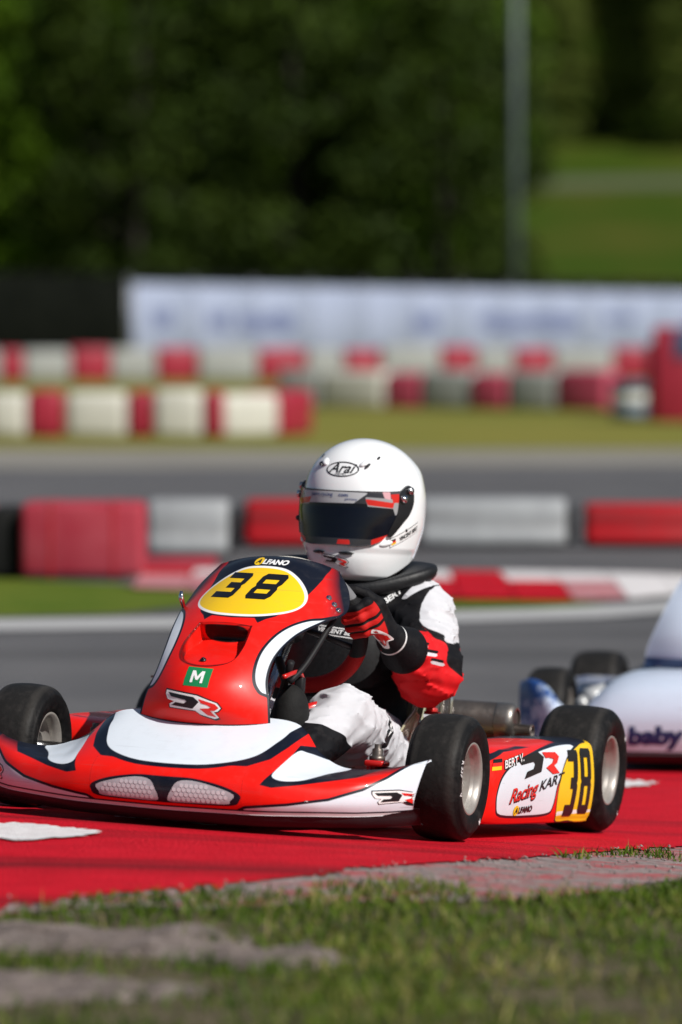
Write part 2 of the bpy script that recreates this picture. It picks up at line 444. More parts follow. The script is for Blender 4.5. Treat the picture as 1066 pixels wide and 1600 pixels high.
sheet('kerb', kerb_poly, 0.008, M['kerb_red'], 0.1, kind='structure')
# ------------------------------------------------------------------ kart
KM = Matrix(((-0.30898001, 0.94870636, 0.06698958, -0.2230151), (-0.94715784, -0.3133262, 0.06869295, 9.04781645), (0.08615902, -0.04222496, 0.99538619, 0.02678506), (0, 0, 0, 1)))
NAVY = (0.006, 0.008, 0.016); WHITE = (0.68, 0.735, 0.80); YEL = (0.83, 0.52, 0.012); CRED = (0.78, 0.011, 0.006)
M['tyre_old'] = mat('tyre', (0.0055, 0.0055, 0.006), 0.5, col2=(0.013, 0.0125, 0.012), vscale=9, bump=0.06, bscale=220, spec=0.17)
M['tyre'] = livery('tyre_rubber', (.0065, .0065, .007), [('tread', 0, (.0155, .015, .0145), .012), ('wear', 0, (.030, .028, .026), .010)], .5, 0, .16, .35, 75)
M['rim'] = mat('rim', (0.42, 0.40, 0.375), 0.38, metal=0.45, col2=(0.28, 0.255, 0.23), vscale=22, detail=9)
M['steel'] = mat('steel', (0.55, 0.55, 0.56), 0.22, metal=1.0, var=.15, vscale=40)
M['worn_steel'] = mat('worn_steel', (.22, .20, .18), .38, metal=.9, col2=(.36, .33, .30), vscale=25, bump=.1)
M['chrome'] = mat('chrome', (0.75, 0.75, 0.76), 0.08, metal=1.0)
M['dark_steel'] = mat('dark_steel', (0.10, 0.09, 0.085), 0.42, metal=0.8, col2=(0.19, 0.16, 0.14), vscale=14, bump=.15)
M['black_plastic'] = mat('black_plastic', (0.012, 0.012, 0.014), 0.42, bump=0.1, bscale=200)
M['rubber'] = mat('rubber', (0.010, 0.010, 0.010), 0.75, spec=.2, var=.3, vscale=30, bump=.2)
M['frame_red'] = mat('frame_red', (0.55, 0.015, 0.012), 0.3, coat=.5)
M['frame_dark'] = mat('frame_dark', (0.012, 0.012, 0.014), 0.6, spec=.25)
M['gold'] = mat('gold', (0.75, 0.48, 0.12), 0.3, metal=1.0)
M['tank'] = mat('tank', (0.75, 0.73, 0.65), 0.4, trans=.15)
M['fibreglass'] = mat('fibreglass', (0.34, 0.32, 0.20), 0.28, coat=.5, col2=(0.46, 0.45, 0.32), vscale=45, bump=.15, trans=.15)
M['decal_white'] = mat('decal_white', (0.8, 0.8, 0.8), 0.35)
M['decal_black'] = mat('decal_black', (0.008, 0.008, 0.01), 0.35)
M['decal_red'] = mat('decal_red', (0.70, 0.02, 0.015), 0.35)
M['decal_yellow'] = mat('decal_yellow', YEL, 0.35)
M['decal_green'] = mat('decal_green', (0.012, 0.22, 0.075), 0.35)
M['decal_grey'] = mat('decal_grey', (0.42, 0.42, 0.45), 0.4, var=.1, vscale=60)
M['decal_blue'] = mat('decal_blue', (0.03, 0.06, 0.20), 0.4)

def lerp_tab(tab, x):
    tab = np.asarray(tab, float); return np.stack([np.interp(x, tab[:, 0], tab[:, k]) for k in range(1, tab.shape[1])], -1)

# ---- front fairing: sections from the lower lip over the front to the rear edge, per |Y|
FAIR = [
 (0.00, [(.383, .034), (.398, .060), (.398, .098), (.374, .124), (.315, .155), (.250, .187), (.175, .222)]),
 (0.10, [(.379, .035), (.394, .061), (.393, .098), (.369, .123), (.311, .153), (.247, .185), (.172, .220)]),
 (0.17, [(.370, .036), (.385, .062), (.383, .098), (.358, .121), (.302, .150), (.241, .182), (.168, .216)]),
 (0.205, [(.363, .037), (.378, .063), (.375, .097), (.350, .118), (.298, .143), (.243, .170), (.172, .200)]),
 (0.245, [(.351, .039), (.365, .064), (.360, .095), (.338, .112), (.295, .126), (.250, .143), (.195, .160)]),
 (0.30, [(.330, .042), (.343, .066), (.336, .094), (.316, .110), (.287, .118), (.255, .126), (.215, .136)]),
 (0.36, [(.296, .045), (.309, .070), (.303, .101), (.286, .118), (.266, .125), (.245, .130), (.215, .136)]),
 (0.41, [(.248, .050), (.261, .076), (.255, .110), (.241, .130), (.228, .139), (.212, .144), (.192, .147)]),
 (0.448, [(.192, .056), (.204, .084), (.199, .119), (.189, .145), (.180, .156), (.171, .161), (.158, .162)])]
def fairing_geo(tab, nu=221, nv=90, th=0.004, flare=0.012):
    ys = [t[0] for t in tab]; S = np.array([t[1] for t in tab])
    ysf = np.array([-y for y in ys[:0:-1]] + ys); Sf = np.concatenate([S[:0:-1], S])
    k = np.linspace(0, len(ysf) - 1, nu)
    Yc = crom(ysf[:, None], k)[:, 0]; Sc = crom(Sf, k)
    t = np.linspace(0, Sc.shape[1] - 1, nv)
    P = np.stack([crom(Sc[i], t) for i in range(nu)])
    ye = np.clip((np.abs(Yc) - .3) / .16, 0, 1)[:, None] * np.sign(Yc)[:, None]
    Y = Yc[:, None] + ye * flare * (P[..., 1] - .1) / .06
    G = np.stack([P[..., 0], Y, P[..., 1]], -1)
    return G.reshape(-1, 3), nu, nv

# ---- nose panel: centre line and edge line
NC = [(.226, .196), (.250, .232), (.240, .285), (.185, .340), (.095, .398), (-.015, .460), (-.095, .503), (-.155, .535), (-.205, .543)]
NE = [(.190, .137, .206), (.182, .130, .250), (.165, .118, .295), (.125, .118, .340), (.050, .132, .383), (-.050, .155, .414), (-.135, .172, .436), (-.180, .160, .478), (-.205, .128, .520)]
SCOOP = smooth_poly([(-.056, .396), (-.062, .392), (-.070, .350), (-.056, .322), (-.005, .312), (.044, .322), (.057, .350), (.050, .392), (.044, .396), (-.006, .399)], 5)
def nose_geo(C=NC, E=NE, ns=181, nv=221, scoop=True):
    v = np.linspace(0, len(C) - 1, nv); c = crom(C, v); e = crom(E, v); s = np.linspace(-1, 1, ns)
    a = np.abs(s)[:, None]; f = a ** 2.2
    X = c[:, 0][None] + (e[:, 0] - c[:, 0])[None] * f
    Z = c[:, 1][None] + (e[:, 2] - c[:, 1])[None] * f
    Y = s[:, None] * e[:, 1][None]
    G = np.stack([X, Y, Z], -1)
    if scoop:
        d = sdf_poly(np.stack([Y.ravel(), Z.ravel()], -1), SCOOP).reshape(Y.shape)
        dep = np.clip((Z - .312) / .07, 0, 1) * .040 * np.clip(d / .004, 0, 1)
        G[..., 0] -= dep * .75; G[..., 2] -= dep * .66
    return G.reshape(-1, 3), ns, nv

def pod_geo(nu=281, nv=40):
    # stations along X: (x, outer y, top z, bottom z, inner y)
    T = [(-.125, .405, .145, .050, .37), (-.145, .455, .170, .038, .34), (-.19, .484, .184, .031, .32), (-.30, .496, .190, .028, .31), (-.50, .506, .193, .027, .31), (-.68, .520, .198, .027, .31), (-.76, .530, .201, .027, .31), (-.797, .533, .202, .028, .32)]
    T = crom(np.array(T), np.linspace(0, len(T) - 1, nu)); rows = []
    for x, yo, zt, zb, yi in T:
        r = min(.022, (zt - zb) * .3)
        sec = [(yi, zb + .02), (yi + .03, zb), (yo - r * 1.3, zb), (yo - r * .35, zb + r * .4), (yo, zb + r * 1.6), (yo + .003, (zb + zt) / 2), (yo - .004, zt - r * 1.3), (yo - r * .6, zt - r * .3), (yo - r * 1.8, zt + .001), (yo - .08, zt + .003), (yi + .01, zt - .006), (yi, zt - .03)]
        s = crom(np.array(sec), np.linspace(0, len(sec) - 1, nv)); rows.append(np.column_stack([np.full(nv, x), s]))
    return np.concatenate(rows), nu, nv

def tyre_prof(R, w, rb):
    h = w / 2
    half = [(rb, h * .80), (rb + .004, h * .90), (rb + (R - rb) * .35, h * 1.0), (rb + (R - rb) * .62, h * 1.0), (R - .016, h * .93), (R - .007, h * .80), (R - .003, h * .62), (R - .001, h * .35)]
    half = crom(np.array(half), np.linspace(0, 7, 22))
    full = np.concatenate([half, [(R, 0)], half[::-1] * [1, -1]])
    inner = np.array([(rb - .003, -h * .7), (rb - .003, h * .7)])
    return np.concatenate([full, inner])

def wheel_parts(root, c, R, w, rb, side, front, mats):
    """wheel (hub mesh) > tyre, rim, wheel_bolt; side=+1 outer face towards +Y"""
    hub = lathe_geo([(0.0005, -w * .2), (.030, -w * .2), (.030, w * .05), (.020, w * .06), (.018, w * .12), (.011, w * .13), (.010, w * .20), (.0005, w * .20)], 'Y', 24)
    o = mesh_obj('wheel', hub[0] * [1, side, 1], hub[1], M['steel'], root); o.location = c
    tv, tf = lathe_geo(tyre_prof(R, w, rb), 'Y', 96, closed=True)
    mesh_obj('tyre', tv, tf, mats['tyre'], o, attrs={'tread': .40 * w - np.abs(tv[:, 1]), 'wear': .006 - np.abs(np.abs(tv[:, 1]) - .34 * w) - np.where(np.hypot(tv[:, 0], tv[:, 2]) < R * .9, .1, 0)})
    h = w / 2
    rp = [(rb - .010, h * .62), (rb + .002, h * .80), (rb + .004, h * .86), (rb + .002, h * .90), (rb - .002, h * .88), (rb - .006, h * .80), (rb - .010, h * .55), (rb - .013, h * .10), (rb - .016, -h * .1), (rb - .022, -h * .14), (.035, -h * .10), (.022, -h * .05), (.022, -h * .16), (.035, -h * .22), (rb - .02, -h * .26), (rb - .014, -h * .4), (rb - .008, -h * .6), (rb + .002, -h * .85), (rb - .004, -h * .86), (rb - .012, -h * .6)]
    rv, rf = lathe_geo(rp, 'Y', 64, closed=True)
    mesh_obj('rim', rv * [1, side, 1], rf, mats['rim'], o)
    for k in range(3):
        a = k * 2 * math.pi / 3 + .5
        bv, bf = lathe_geo([(.0004, -h * .1), (.0055, -h * .1), (.0055, h * .12), (.0004, h * .12)], 'Y', 6, (.027 * math.cos(a), 0, .027 * math.sin(a)))
        mesh_obj('wheel_bolt', bv * [1, side, 1], bf, M['chrome'], o, smooth=False)
    return o

def build_kart(name, mw, sch, props):
    root = empty(name, mw, **props)
    K = {'root': root}
    # fairing
    V, nu, nv = fairing_geo(sch.get('fair', FAIR), flare=sch.get('flare', .012))
    V2, F2 = shell(V, nu, nv, .004)
    K['fair_bvh'] = bvh_of(V, grid_faces(nu, nv))
    K['fair'] = mesh_obj('front_fairing', V2, F2, sch['fair_mat'], root, attrs=sch['fair_attr'](V2) if sch.get('fair_attr') else None)
    # skirt under the fairing
    sk = []
    yy = np.linspace(-.455, .455, 91); ft = sch.get('fair', FAIR); lipx = np.interp(np.abs(yy), [t[0] for t in ft], [t[1][0][0] for t in ft]); lipz = np.interp(np.abs(yy), [t[0] for t in ft], [t[1][0][1] for t in ft])
    for dx, dz in ((-.002, .010), (-.004, -.004), (-.016, -.020), (-.03, -.022)): sk.append(np.stack([lipx + dx, yy * .995, lipz + dz], -1))
    S = np.stack(sk, 1); V2, F2 = shell(S.reshape(-1, 3), 91, 4, -.003)
    mesh_obj('bumper_skirt', V2, F2, M['black_plastic'], root)
    # nose panel
    V, ns, nv = nose_geo(sch.get('NC', NC), sch.get('NE', NE), scoop=sch.get('scoop', True))
    V2, F2 = shell(V, ns, nv, .003)
    K['nose_bvh'] = bvh_of(V, grid_faces(ns, nv))
    K['nose'] = mesh_obj('nose_panel', V2, F2, sch['nose_mat'], root, attrs=sch['nose_attr'](V2) if sch.get('nose_attr') else None)
    # side pods
    for sd in (1, -1):
        V, nu, nv = pod_geo(); Vs = V * [1, sd, 1]
        Fp = grid_faces(nu, nv, flip=(sd > 0)).tolist()
        Fp += [list(range(nv))[::sd], [(nu - 1) * nv + k for k in range(nv)][::-sd]]
        p = mesh_obj('side_pod', Vs, Fp, sch['pod_mat'], root, attrs=sch['pod_attr'](Vs) if sch.get('pod_attr') else None)
        if sd > 0: K['pod'] = p; K['pod_bvh'] = bvh_of(Vs, Fp)
        else: K['podR'] = p; K['podR_bvh'] = bvh_of(Vs, Fp)
    # wheels
    tm = {'tyre': M['tyre'], 'rim': sch.get('rim', M['rim'])}
    K['wheels'] = [wheel_parts(root, (0, .447, .1255), .1255, .114, .069, 1, True, tm), wheel_parts(root, (0, -.447, .1255), .1255, .114, .069, -1, True, tm),
                   wheel_parts(root, (-.95, .464, .137), .137, .147, .072, 1, False, tm), wheel_parts(root, (-.95, -.464, .137), .137, .147, .072, -1, False, tm)]
    # chassis tubes
    rail = []
    for sd in (1, -1):
        rail.append(tube_geo([(.30, sd * .16, .055), (.10, sd * .20, .055), (-.10, sd * .22, .055), (-.35, sd * .28, .055), (-.6, sd * .30, .055), (-.95, sd * .30, .06), (-1.06, sd * .29, .075)], .014, 10, 5))
    rail.append(tube_geo([(.30, -.16, .055), (.31, 0, .055), (.30, .16, .055)], .014, 10, 4))
    rail.append(tube_geo([(0, -.31, .06), (0, .31, .06)], .014, 10)); rail.append(tube_geo([(-.42, -.29, .055), (-.42, .29, .055)], .014, 10))
    rail.append(tube_geo([(-1.06, -.29, .075), (-1.06, .29, .075)], .014, 10)); rail.append(tube_geo([(-.78, -.30, .055), (-.78, .30, .055)], .013, 10))
    mesh_obj('chassis_frame', *merge(*rail), M['frame_red'], root)
    fl = [(.29, -.15), (.29, .15), (.05, .2), (-.1, .215), (-.4, .27), (-.4, -.27), (-.1, -.215), (.05, -.2)]
    mesh_obj('floor_tray', [(x, y, .040) for x, y in fl] + [(x, y, .037) for x, y in fl], [list(range(8))[::-1], list(range(8, 16))] + [[i, (i + 1) % 8, 8 + (i + 1) % 8, 8 + i] for i in range(8)], M['black_plastic'], root, smooth=False)
    for sd in (1, -1):
        mesh_obj('nerf_bar', *tube_geo([(-.10, sd * .24, .06), (-.13, sd * .40, .075), (-.2, sd * .455, .09), (-.5, sd * .46, .095), (-.72, sd * .455, .09), (-.76, sd * .40, .07), (-.76, sd * .29, .06)], .010, 10, 5), M['steel'], root)
        # front stub: bracket, kingpin, axle
        mesh_obj('stub_bracket', *merge(rbox_geo((0, sd * .30, .078), (.05, .035, .012), .003), rbox_geo((0, sd * .30, .142), (.05, .04, .012), .004), rbox_geo((-.02, sd * .28, .11), (.014, .012, .07), .003)), M['frame_red'], root)
        mesh_obj('kingpin', *merge(lathe_geo([(.0005, .08), (.009, .08), (.009, .146), (.016, .147), (.016, .156), (.011, .157), (.011, .170), (.007, .172), (.007, .180), (.0005, .180)], 'Z', 14, (0, sd * .30, 0))), M['dark_steel'], root)
        mesh_obj('stub_axle', *merge(tube_geo([(0, sd * .30, .1255), (0, sd * .44, .1255)], .011, 12), tube_geo([(0, sd * .33, .115), (-.07, sd * .31, .11)], .008, 8), tube_geo([(-.07, sd * .31, .112), (-.03, sd * .02, .12)], .006, 8)), M['steel'], root)
    mesh_obj('rear_axle', *tube_geo([(-.95, -.45, .139), (-.95, .45, .139)], .015, 16), M['dark_steel'], root)
    for sd in (1, -1): mesh_obj('bearing_carrier', *rbox_geo((-.95, sd * .26, .115), (.05, .03, .10), .01), M['steel'], root)
    bd = lathe_geo([(.02, -.002), (.085, -.003), (.085, .003), (.02, .002)], 'Y', 40, (-.95, .12, .139), closed=True); mesh_obj('brake_disc', *bd, M['steel'], root)
    mesh_obj('sprocket', *lathe_geo([(.02, -.002), (.105, -.002), (.105, .002), (.02, .002)], 'Y', 60, (-.95, -.18, .139), closed=True), M['gold'], root)
    # rear bumper
    rb = [(-1.09, y, .13) for y in (-.5, -.35, -.1, .1, .35, .5)]; rb[0] = (-1.07, -.52, .13); rb[-1] = (-1.07, .52, .13)
    V, Fc = tube_geo(rb, .04, 14, 4); V = V * [.6, 1, 1] + [-.44, 0, 0]; V[:, 0] = V[:, 0]
    mesh_obj('rear_bumper', V, Fc, M['black_plastic'], root)
    # engine, carburettor, exhaust
    es = sch.get('eng', 1)
    eng = merge(rbox_geo((-.62, -.33, .135), (.17, .13, .13), .015), *[rbox_geo((-.60, -.33, .215 + .012 * k), (.12, .12, .005), .001) for k in range(6)], lathe_geo([(.0005, -.43), (.05, -.43), (.055, -.40), (.055, -.39)], 'Y', 24, (-.64, 0, .13)))
    mesh_obj('engine', eng[0] * [1, es, 1], eng[1] if es > 0 else [f[::-1] for f in eng[1]], M['dark_steel'], root, smooth=False)
    mesh_obj('carburettor', *merge(rbox_geo((-.74, -.30, .17), (.05, .05, .06), .008), lathe_geo([(.0005, -.80), (.05, -.80), (.05, -.76), (.03, -.75)], 'X', 20, (0, -.28, .2))), M['steel'], root)
    ex = lathe_geo([(.0005, .000), (.030, .001), (.039, .004), (.0415, .012), (.0415, .06), (.0425, .062), (.0425, .068), (.0415, .070), (.0415, .30), (.039, .308), (.030, .312), (.0005, .312)], 'Y', 40, (-1.05, -.03, .224))
    K['muffler'] = mesh_obj('muffler', ex[0], ex[1], M['dark_steel'], root)
    mesh_obj('muffler_end', *lathe_geo([(.0420, .243), (.0424, .245), (.0424, .268), (.041, .277), (.036, .284), (.028, .286), (.028, .283), (.034, .281)], 'Y', 40, (-1.05, 0, .224), closed=True), M['worn_steel'], K['muffler'])
    mesh_obj('tail_pipe', *lathe_geo([(.0155, .282), (.0165, .284), (.0165, .318), (.0175, .319), (.0175, .323), (.014, .323), (.013, .30), (.0005, .295)], 'Y', 24, (-1.05, 0, .205)), M['dark_steel'], K['muffler'])
    mesh_obj('exhaust_pipe', *tube_geo([(-.66, -.30, .20), (-.8, -.33, .2), (-.98, -.25, .215), (-1.05, -.12, .224), (-1.05, -.02, .224)], [.018, .03, .028, .022, .02], 14, 6), M['dark_steel'], root)
    mesh_obj('support_loop', *tube_geo([(-.90, .155, .16), (-.90, .155, .262), (-.90, .161, .273), (-.90, .170, .273), (-.90, .176, .262), (-.90, .176, .16)], .0055, 10, 6), M['chrome'], root)
    mesh_obj('exhaust_bracket', *merge(rbox_geo((-1.0, .17, .165), (.06, .09, .008), .002), tube_geo([(-1.02, .16, .17), (-.98, .24, .165), (-.93, .28, .16)], .007, 8, 5), lathe_geo([(.0005, 0), (.011, 0), (.011, .014), (.0005, .014)], 'Z', 6, (-.97, .21, .165))), M['gold'], root)
    # seat
    cl = np.array([(-.33, .105), (-.42, .072), (-.55, .05), (-.68, .06), (-.775, .13), (-.815, .22), (-.84, .31), (-.85, .36)])
    hw = np.array([.13, .155, .165, .168, .165, .155, .14, .12]); hh = np.array([.02, .085, .17, .205, .16, .10, .07, .035])
    nv, ns = 60, 41; k = np.linspace(0, 7, nv); C = crom(cl, k); HW = crom(hw[:, None], k)[:, 0]; HH = crom(hh[:, None], k)[:, 0]
    T = np.gradient(C, axis=0); T /= np.linalg.norm(T, axis=1)[:, None]; N = np.stack([-T[:, 1], T[:, 0]], -1) * -1
    N[:, :] = np.where((N[:, 1:2] < 0) & (np.abs(T[:, 0:1]) > .7), -N, N); N = np.stack([np.abs(N[:, 0]) * np.where(T[:, 1] > 0, 1, -1), np.abs(N[:, 1])], -1)
    s = np.linspace(-1, 1, ns); up = np.abs(s) ** 3.2; G = np.zeros((ns, nv, 3))
    lat = np.sign(s) * (np.abs(s) ** .8)
    G[..., 0] = C[:, 0] + up[:, None] * HH * N[:, 0]; G[..., 2] = C[:, 1] + up[:, None] * HH * N[:, 1]; G[..., 1] = lat[:, None] * HW * (1 + .10 * up[:, None])
    V2, F2 = shell(G.reshape(-1, 3), ns, nv, .005)
    K['seat'] = mesh_obj('seat', V2, F2, sch.get('seat', M['fibreglass']), root)
    sv, sf = merge(tube_geo([(-.60, .185, .06), (-.64, .215, .16), (-.66, .205, .24)], .008, 8, 5), rbox_geo((-.655, .208, .235), (.03, .02, .03), .004)); mesh_obj('seat_strut', sv, sf, M['frame_red'], root)
    mesh_obj('seat_bolt', *lathe_geo([(.0005, .20), (.008, .20), (.008, .232), (.0005, .232)], 'Y', 6, (-.63, 0, .235)), M['chrome'], root, smooth=False)
    # steering wheel and column
    Cw = np.array(sch.get('Cw', (-.325, 0, .405))); upv = np.array((.5, 0, .866)); R = .143
    a = np.linspace(0, 2 * math.pi, 97)[:-1]
    ring = Cw + R * (np.cos(a)[:, None] * np.array((0, 1, 0)) + np.sin(a)[:, None] * upv)
    V, Fc = tube_geo(ring, .0165, 14, closed=True)
    rel = (V - Cw) @ upv
    lat_ = V[:, 1]
    K['steer'] = mesh_obj('steering_wheel', V, Fc, sch['steer_mat'], root, attrs={'top': rel - .105, 'top2': rel - .075, 'bot': -.06 - rel})
    sp = [tube_geo([Cw, Cw + R * (math.cos(t) * np.array((0, 1, 0)) + math.sin(t) * upv)], .007, 8) for t in (rad(200), rad(-20), rad(90))]
    nrm = np.array((.866, 0, -.5))
    mesh_obj('wheel_spoke', *merge(*sp, tube_geo([Cw - nrm * .006, Cw + nrm * .03], .028, 16)), M['black_plastic'], root)
    mesh_obj('steering_column', *tube_geo([Cw, (-.02, 0, .10)], .010, 10), M['steel'], root)
    for sd in (1, -1): mesh_obj('column_support', *tube_geo([(-.10, sd * .18, .06), (-.14, sd * .09, .20), (-.19, sd * .015, .335)], .009, 8, 5), M['frame_dark'], root)
    # tank, pedals, hoses, rubber boot beside the nose
    mesh_obj('fuel_tank', *rbox_geo((-.12, 0, .115), (.20, .14, .12), .03, 3), M['tank'], root)
    for sd in (1, -1): mesh_obj('pedal', *merge(rbox_geo((.20, sd * .11, .11), (.012, .06, .09), .004), tube_geo([(.19, sd * .11, .05), (.2, sd * .11, .1)], .007, 8)), M['frame_red'], root)
    K['lay'] = None
    return K
# ------------------------------------------------------------------ driver
CW = np.array((-.325, 0, .405)); UPV = np.array((.5, 0, .866)); NRM = np.array((.866, 0, -.5))
HA = rad(13)                                    # grip angle on the wheel
def grip(sd=1):
    t = np.array((0, -math.sin(HA), 0)) + math.cos(HA) * UPV
    r = np.array((0, math.cos(HA), 0)) + math.sin(HA) * UPV
    return CW + .143 * r, r, t
WRIST = np.array((-.405, .190, .386)); ELBOW = np.array((-.560, .222, .328)); SHO = np.array((-.70, .152, .442))

def body_sdf(X, Y, Z):
    A = np.abs(Y)
    d = sd_ellipsoid(X, Y, Z, (-.66, 0, .29), (.115, .150, .24))
    d = smin(d, sd_ellipsoid(X, Y, Z, (-.62, 0, .15), (.14, .150, .10)), .05)
    d = smin(d, sd_cone(X, A, Z, (-.69, .03, .47), (-.70, .135, .447), .068, .070), .04)
    d = smin(d, sd_cone(X, Y, Z, (-.69, 0, .46), (-.675, 0, .58), .062, .055), .03)
    # folds on the sleeves
    wob = .0045 * np.sin((X * 55 + Z * 95 + A * 40)) * np.sin(Z * 60 - X * 35 + 1.0) + .0008 * np.sin(X * 150 - A * 120 + 2 * np.sin(Z * 50))
    q1 = X * 70 + A * 45 - Z * 55 + 1.8 * np.sin(Z * 38 + A * 20); q2 = Z * 85 + X * 30 + 1.6 * np.sin(X * 45 + 1)
    wob = wob - .0065 * (1 - np.abs(np.sin(q1))) ** 4 - .0045 * (1 - np.abs(np.sin(q2))) ** 5
    arm = sd_cone(X, A, Z, SHO, ELBOW, .075, .069)
    arm = smin(arm, sd_cone(X, A, Z, ELBOW, WRIST, .065, .029), .022)
    d = smin(d, arm + wob, .025)
    kn = np.array((-.20, .155, .222)); hip = np.array((-.58, .095, .145)); an = np.array((.085, .105, .088))
    leg = sd_cone(X, A, Z, hip, kn, .088, .064)
    leg = smin(leg, sd_cone(X, A, Z, kn, an, .060, .040), .02)
    w2 = .0035 * np.sin(X * 60 + Z * 70 - A * 30) * np.sin(A * 70 + X * 25) + .0008 * np.sin(X * 130 + A * 90 + 1.5 * np.sin(Z * 80))
    q3 = X * 48 - Z * 62 + A * 40 + 1.5 * np.sin(A * 45 + X * 18); q4 = X * 30 + Z * 95 + 1.4 * np.sin(X * 40)
    w2 = w2 - .0060 * (1 - np.abs(np.sin(q3))) ** 4 - .0040 * (1 - np.abs(np.sin(q4))) ** 5
    return smin(d, leg + w2, .02)

def hand_sdf(X, Y, Z):
    P, r, t = grip(); n = NRM
    d = np.full(X.shape, 1e3)
    kn = []
    for i, (o, L, rr) in enumerate([(.028, .96, .0102), (.009, 1.04, .0106), (-.0105, 1.0, .0102), (-.0285, .84, .0092)]):
        q = lambda a, b: P + t * o + r * (.004 + a * L) + n * (b * L)
        j = [P + t * o * 1.02 + r * .036 + n * .012, q(.017, .033), q(-.014, .033), q(-.0225, .012)]
        kn.append(j[0])
        f = sd_cone(X, Y, Z, j[0], j[1], rr * 1.12, rr * 1.02)
        f = smin(f, sd_cone(X, Y, Z, j[1], j[2], rr * 1.04, rr * .98), .003)
        f = smin(f, sd_cone(X, Y, Z, j[2], j[3], rr * .98, rr * .86), .003)
        d = smin(d, f, .0016)
    palm = np.full(X.shape, 1e3)
    for i, k in enumerate(kn):
        w = WRIST + t * (.012 - .008 * i) + r * .004
        palm = smin(palm, sd_cone(X, Y, Z, k, w, .0135, .021), .008)
    d = smin(d, palm, .006)
    th = [P + t * .004 + r * .040 - n * .028, P + t * .030 + r * .020 - n * .030, P + t * .047 + r * .002 - n * .024, P + t * .054 - r * .012 - n * .016]
    tb = sd_cone(X, Y, Z, WRIST + t * .012, th[0], .019, .016)
    tb = smin(tb, sd_cone(X, Y, Z, th[0], th[1], .0155, .0125), .006)
    tb = smin(tb, sd_cone(X, Y, Z, th[1], th[2], .0122, .011), .003); tb = smin(tb, sd_cone(X, Y, Z, th[2], th[3], .011, .0095), .003)
    d = smin(d, tb, .006)
    # flared cuff
    ax = (ELBOW - WRIST) / np.linalg.norm(ELBOW - WRIST)
    d = smin(d, sd_cone(X, Y, Z, WRIST - ax * .004, WRIST + ax * .050, .034, .051), .006)
    return d

HC_ = np.array((-.70, 0.012, .668)); HYAW = rad(-7)
HTAB = np.array([  # z, front, back, half width
 (-.160, .098, .060, .080), (-.146, .130, .076, .096), (-.115, .147, .098, .108), (-.085, .149, .120, .1175), (-.045, .146, .139, .1250), (-.02, .144, .1445, .1272), (0, .142, .146, .1275), (.02, .1405, .1455, .127), (.04, .136, .145, .130),
 (.075, .122, .134, .121), (.105, .100, .113, .103), (.128, .071, .083, .077), (.142, .040, .050, .047), (.1475, .012, .016, .015), (.148, .0008, .0008, .0008)])
def helmet_pt(phi, z, off=0.0):
    """phi azimuth from the front (+ to the driver's left), local helmet coordinates"""
    k = np.interp(z, HTAB[:, 0], np.arange(len(HTAB))); R = crom(HTAB, np.ravel(k)).reshape(np.shape(z) + (4,))
    fr, bk, hw = R[..., 1], R[..., 2], R[..., 3]
    g = np.sqrt(np.clip(1 - np.clip(z / .148, 0, 1) ** 2.35, 3e-5, 1))
    up = z > 0
    fr = np.where(up, .142 * g, fr); bk = np.where(up, .146 * g, bk); hw = np.where(up, .1275 * g, hw)
    c, s = np.cos(phi), np.sin(phi); L = np.where(c > 0, fr, bk); e = 2.15
    rr = (np.abs(c / L) ** e + np.abs(s / hw) ** e) ** (-1 / e)
    return np.stack([(rr + off) * c, (rr + off) * s, z], -1)
def helmet_world(V):
    ca, sa = math.cos(HYAW), math.sin(HYAW); V = np.asarray(V)
    # slight forward nod
    n = rad(2); X = V[:, 0] * math.cos(n) + V[:, 2] * math.sin(n); Z = -V[:, 0] * math.sin(n) + V[:, 2] * math.cos(n)
    return np.stack([X * ca - V[:, 1] * sa, X * sa + V[:, 1] * ca, Z], -1) + HC_

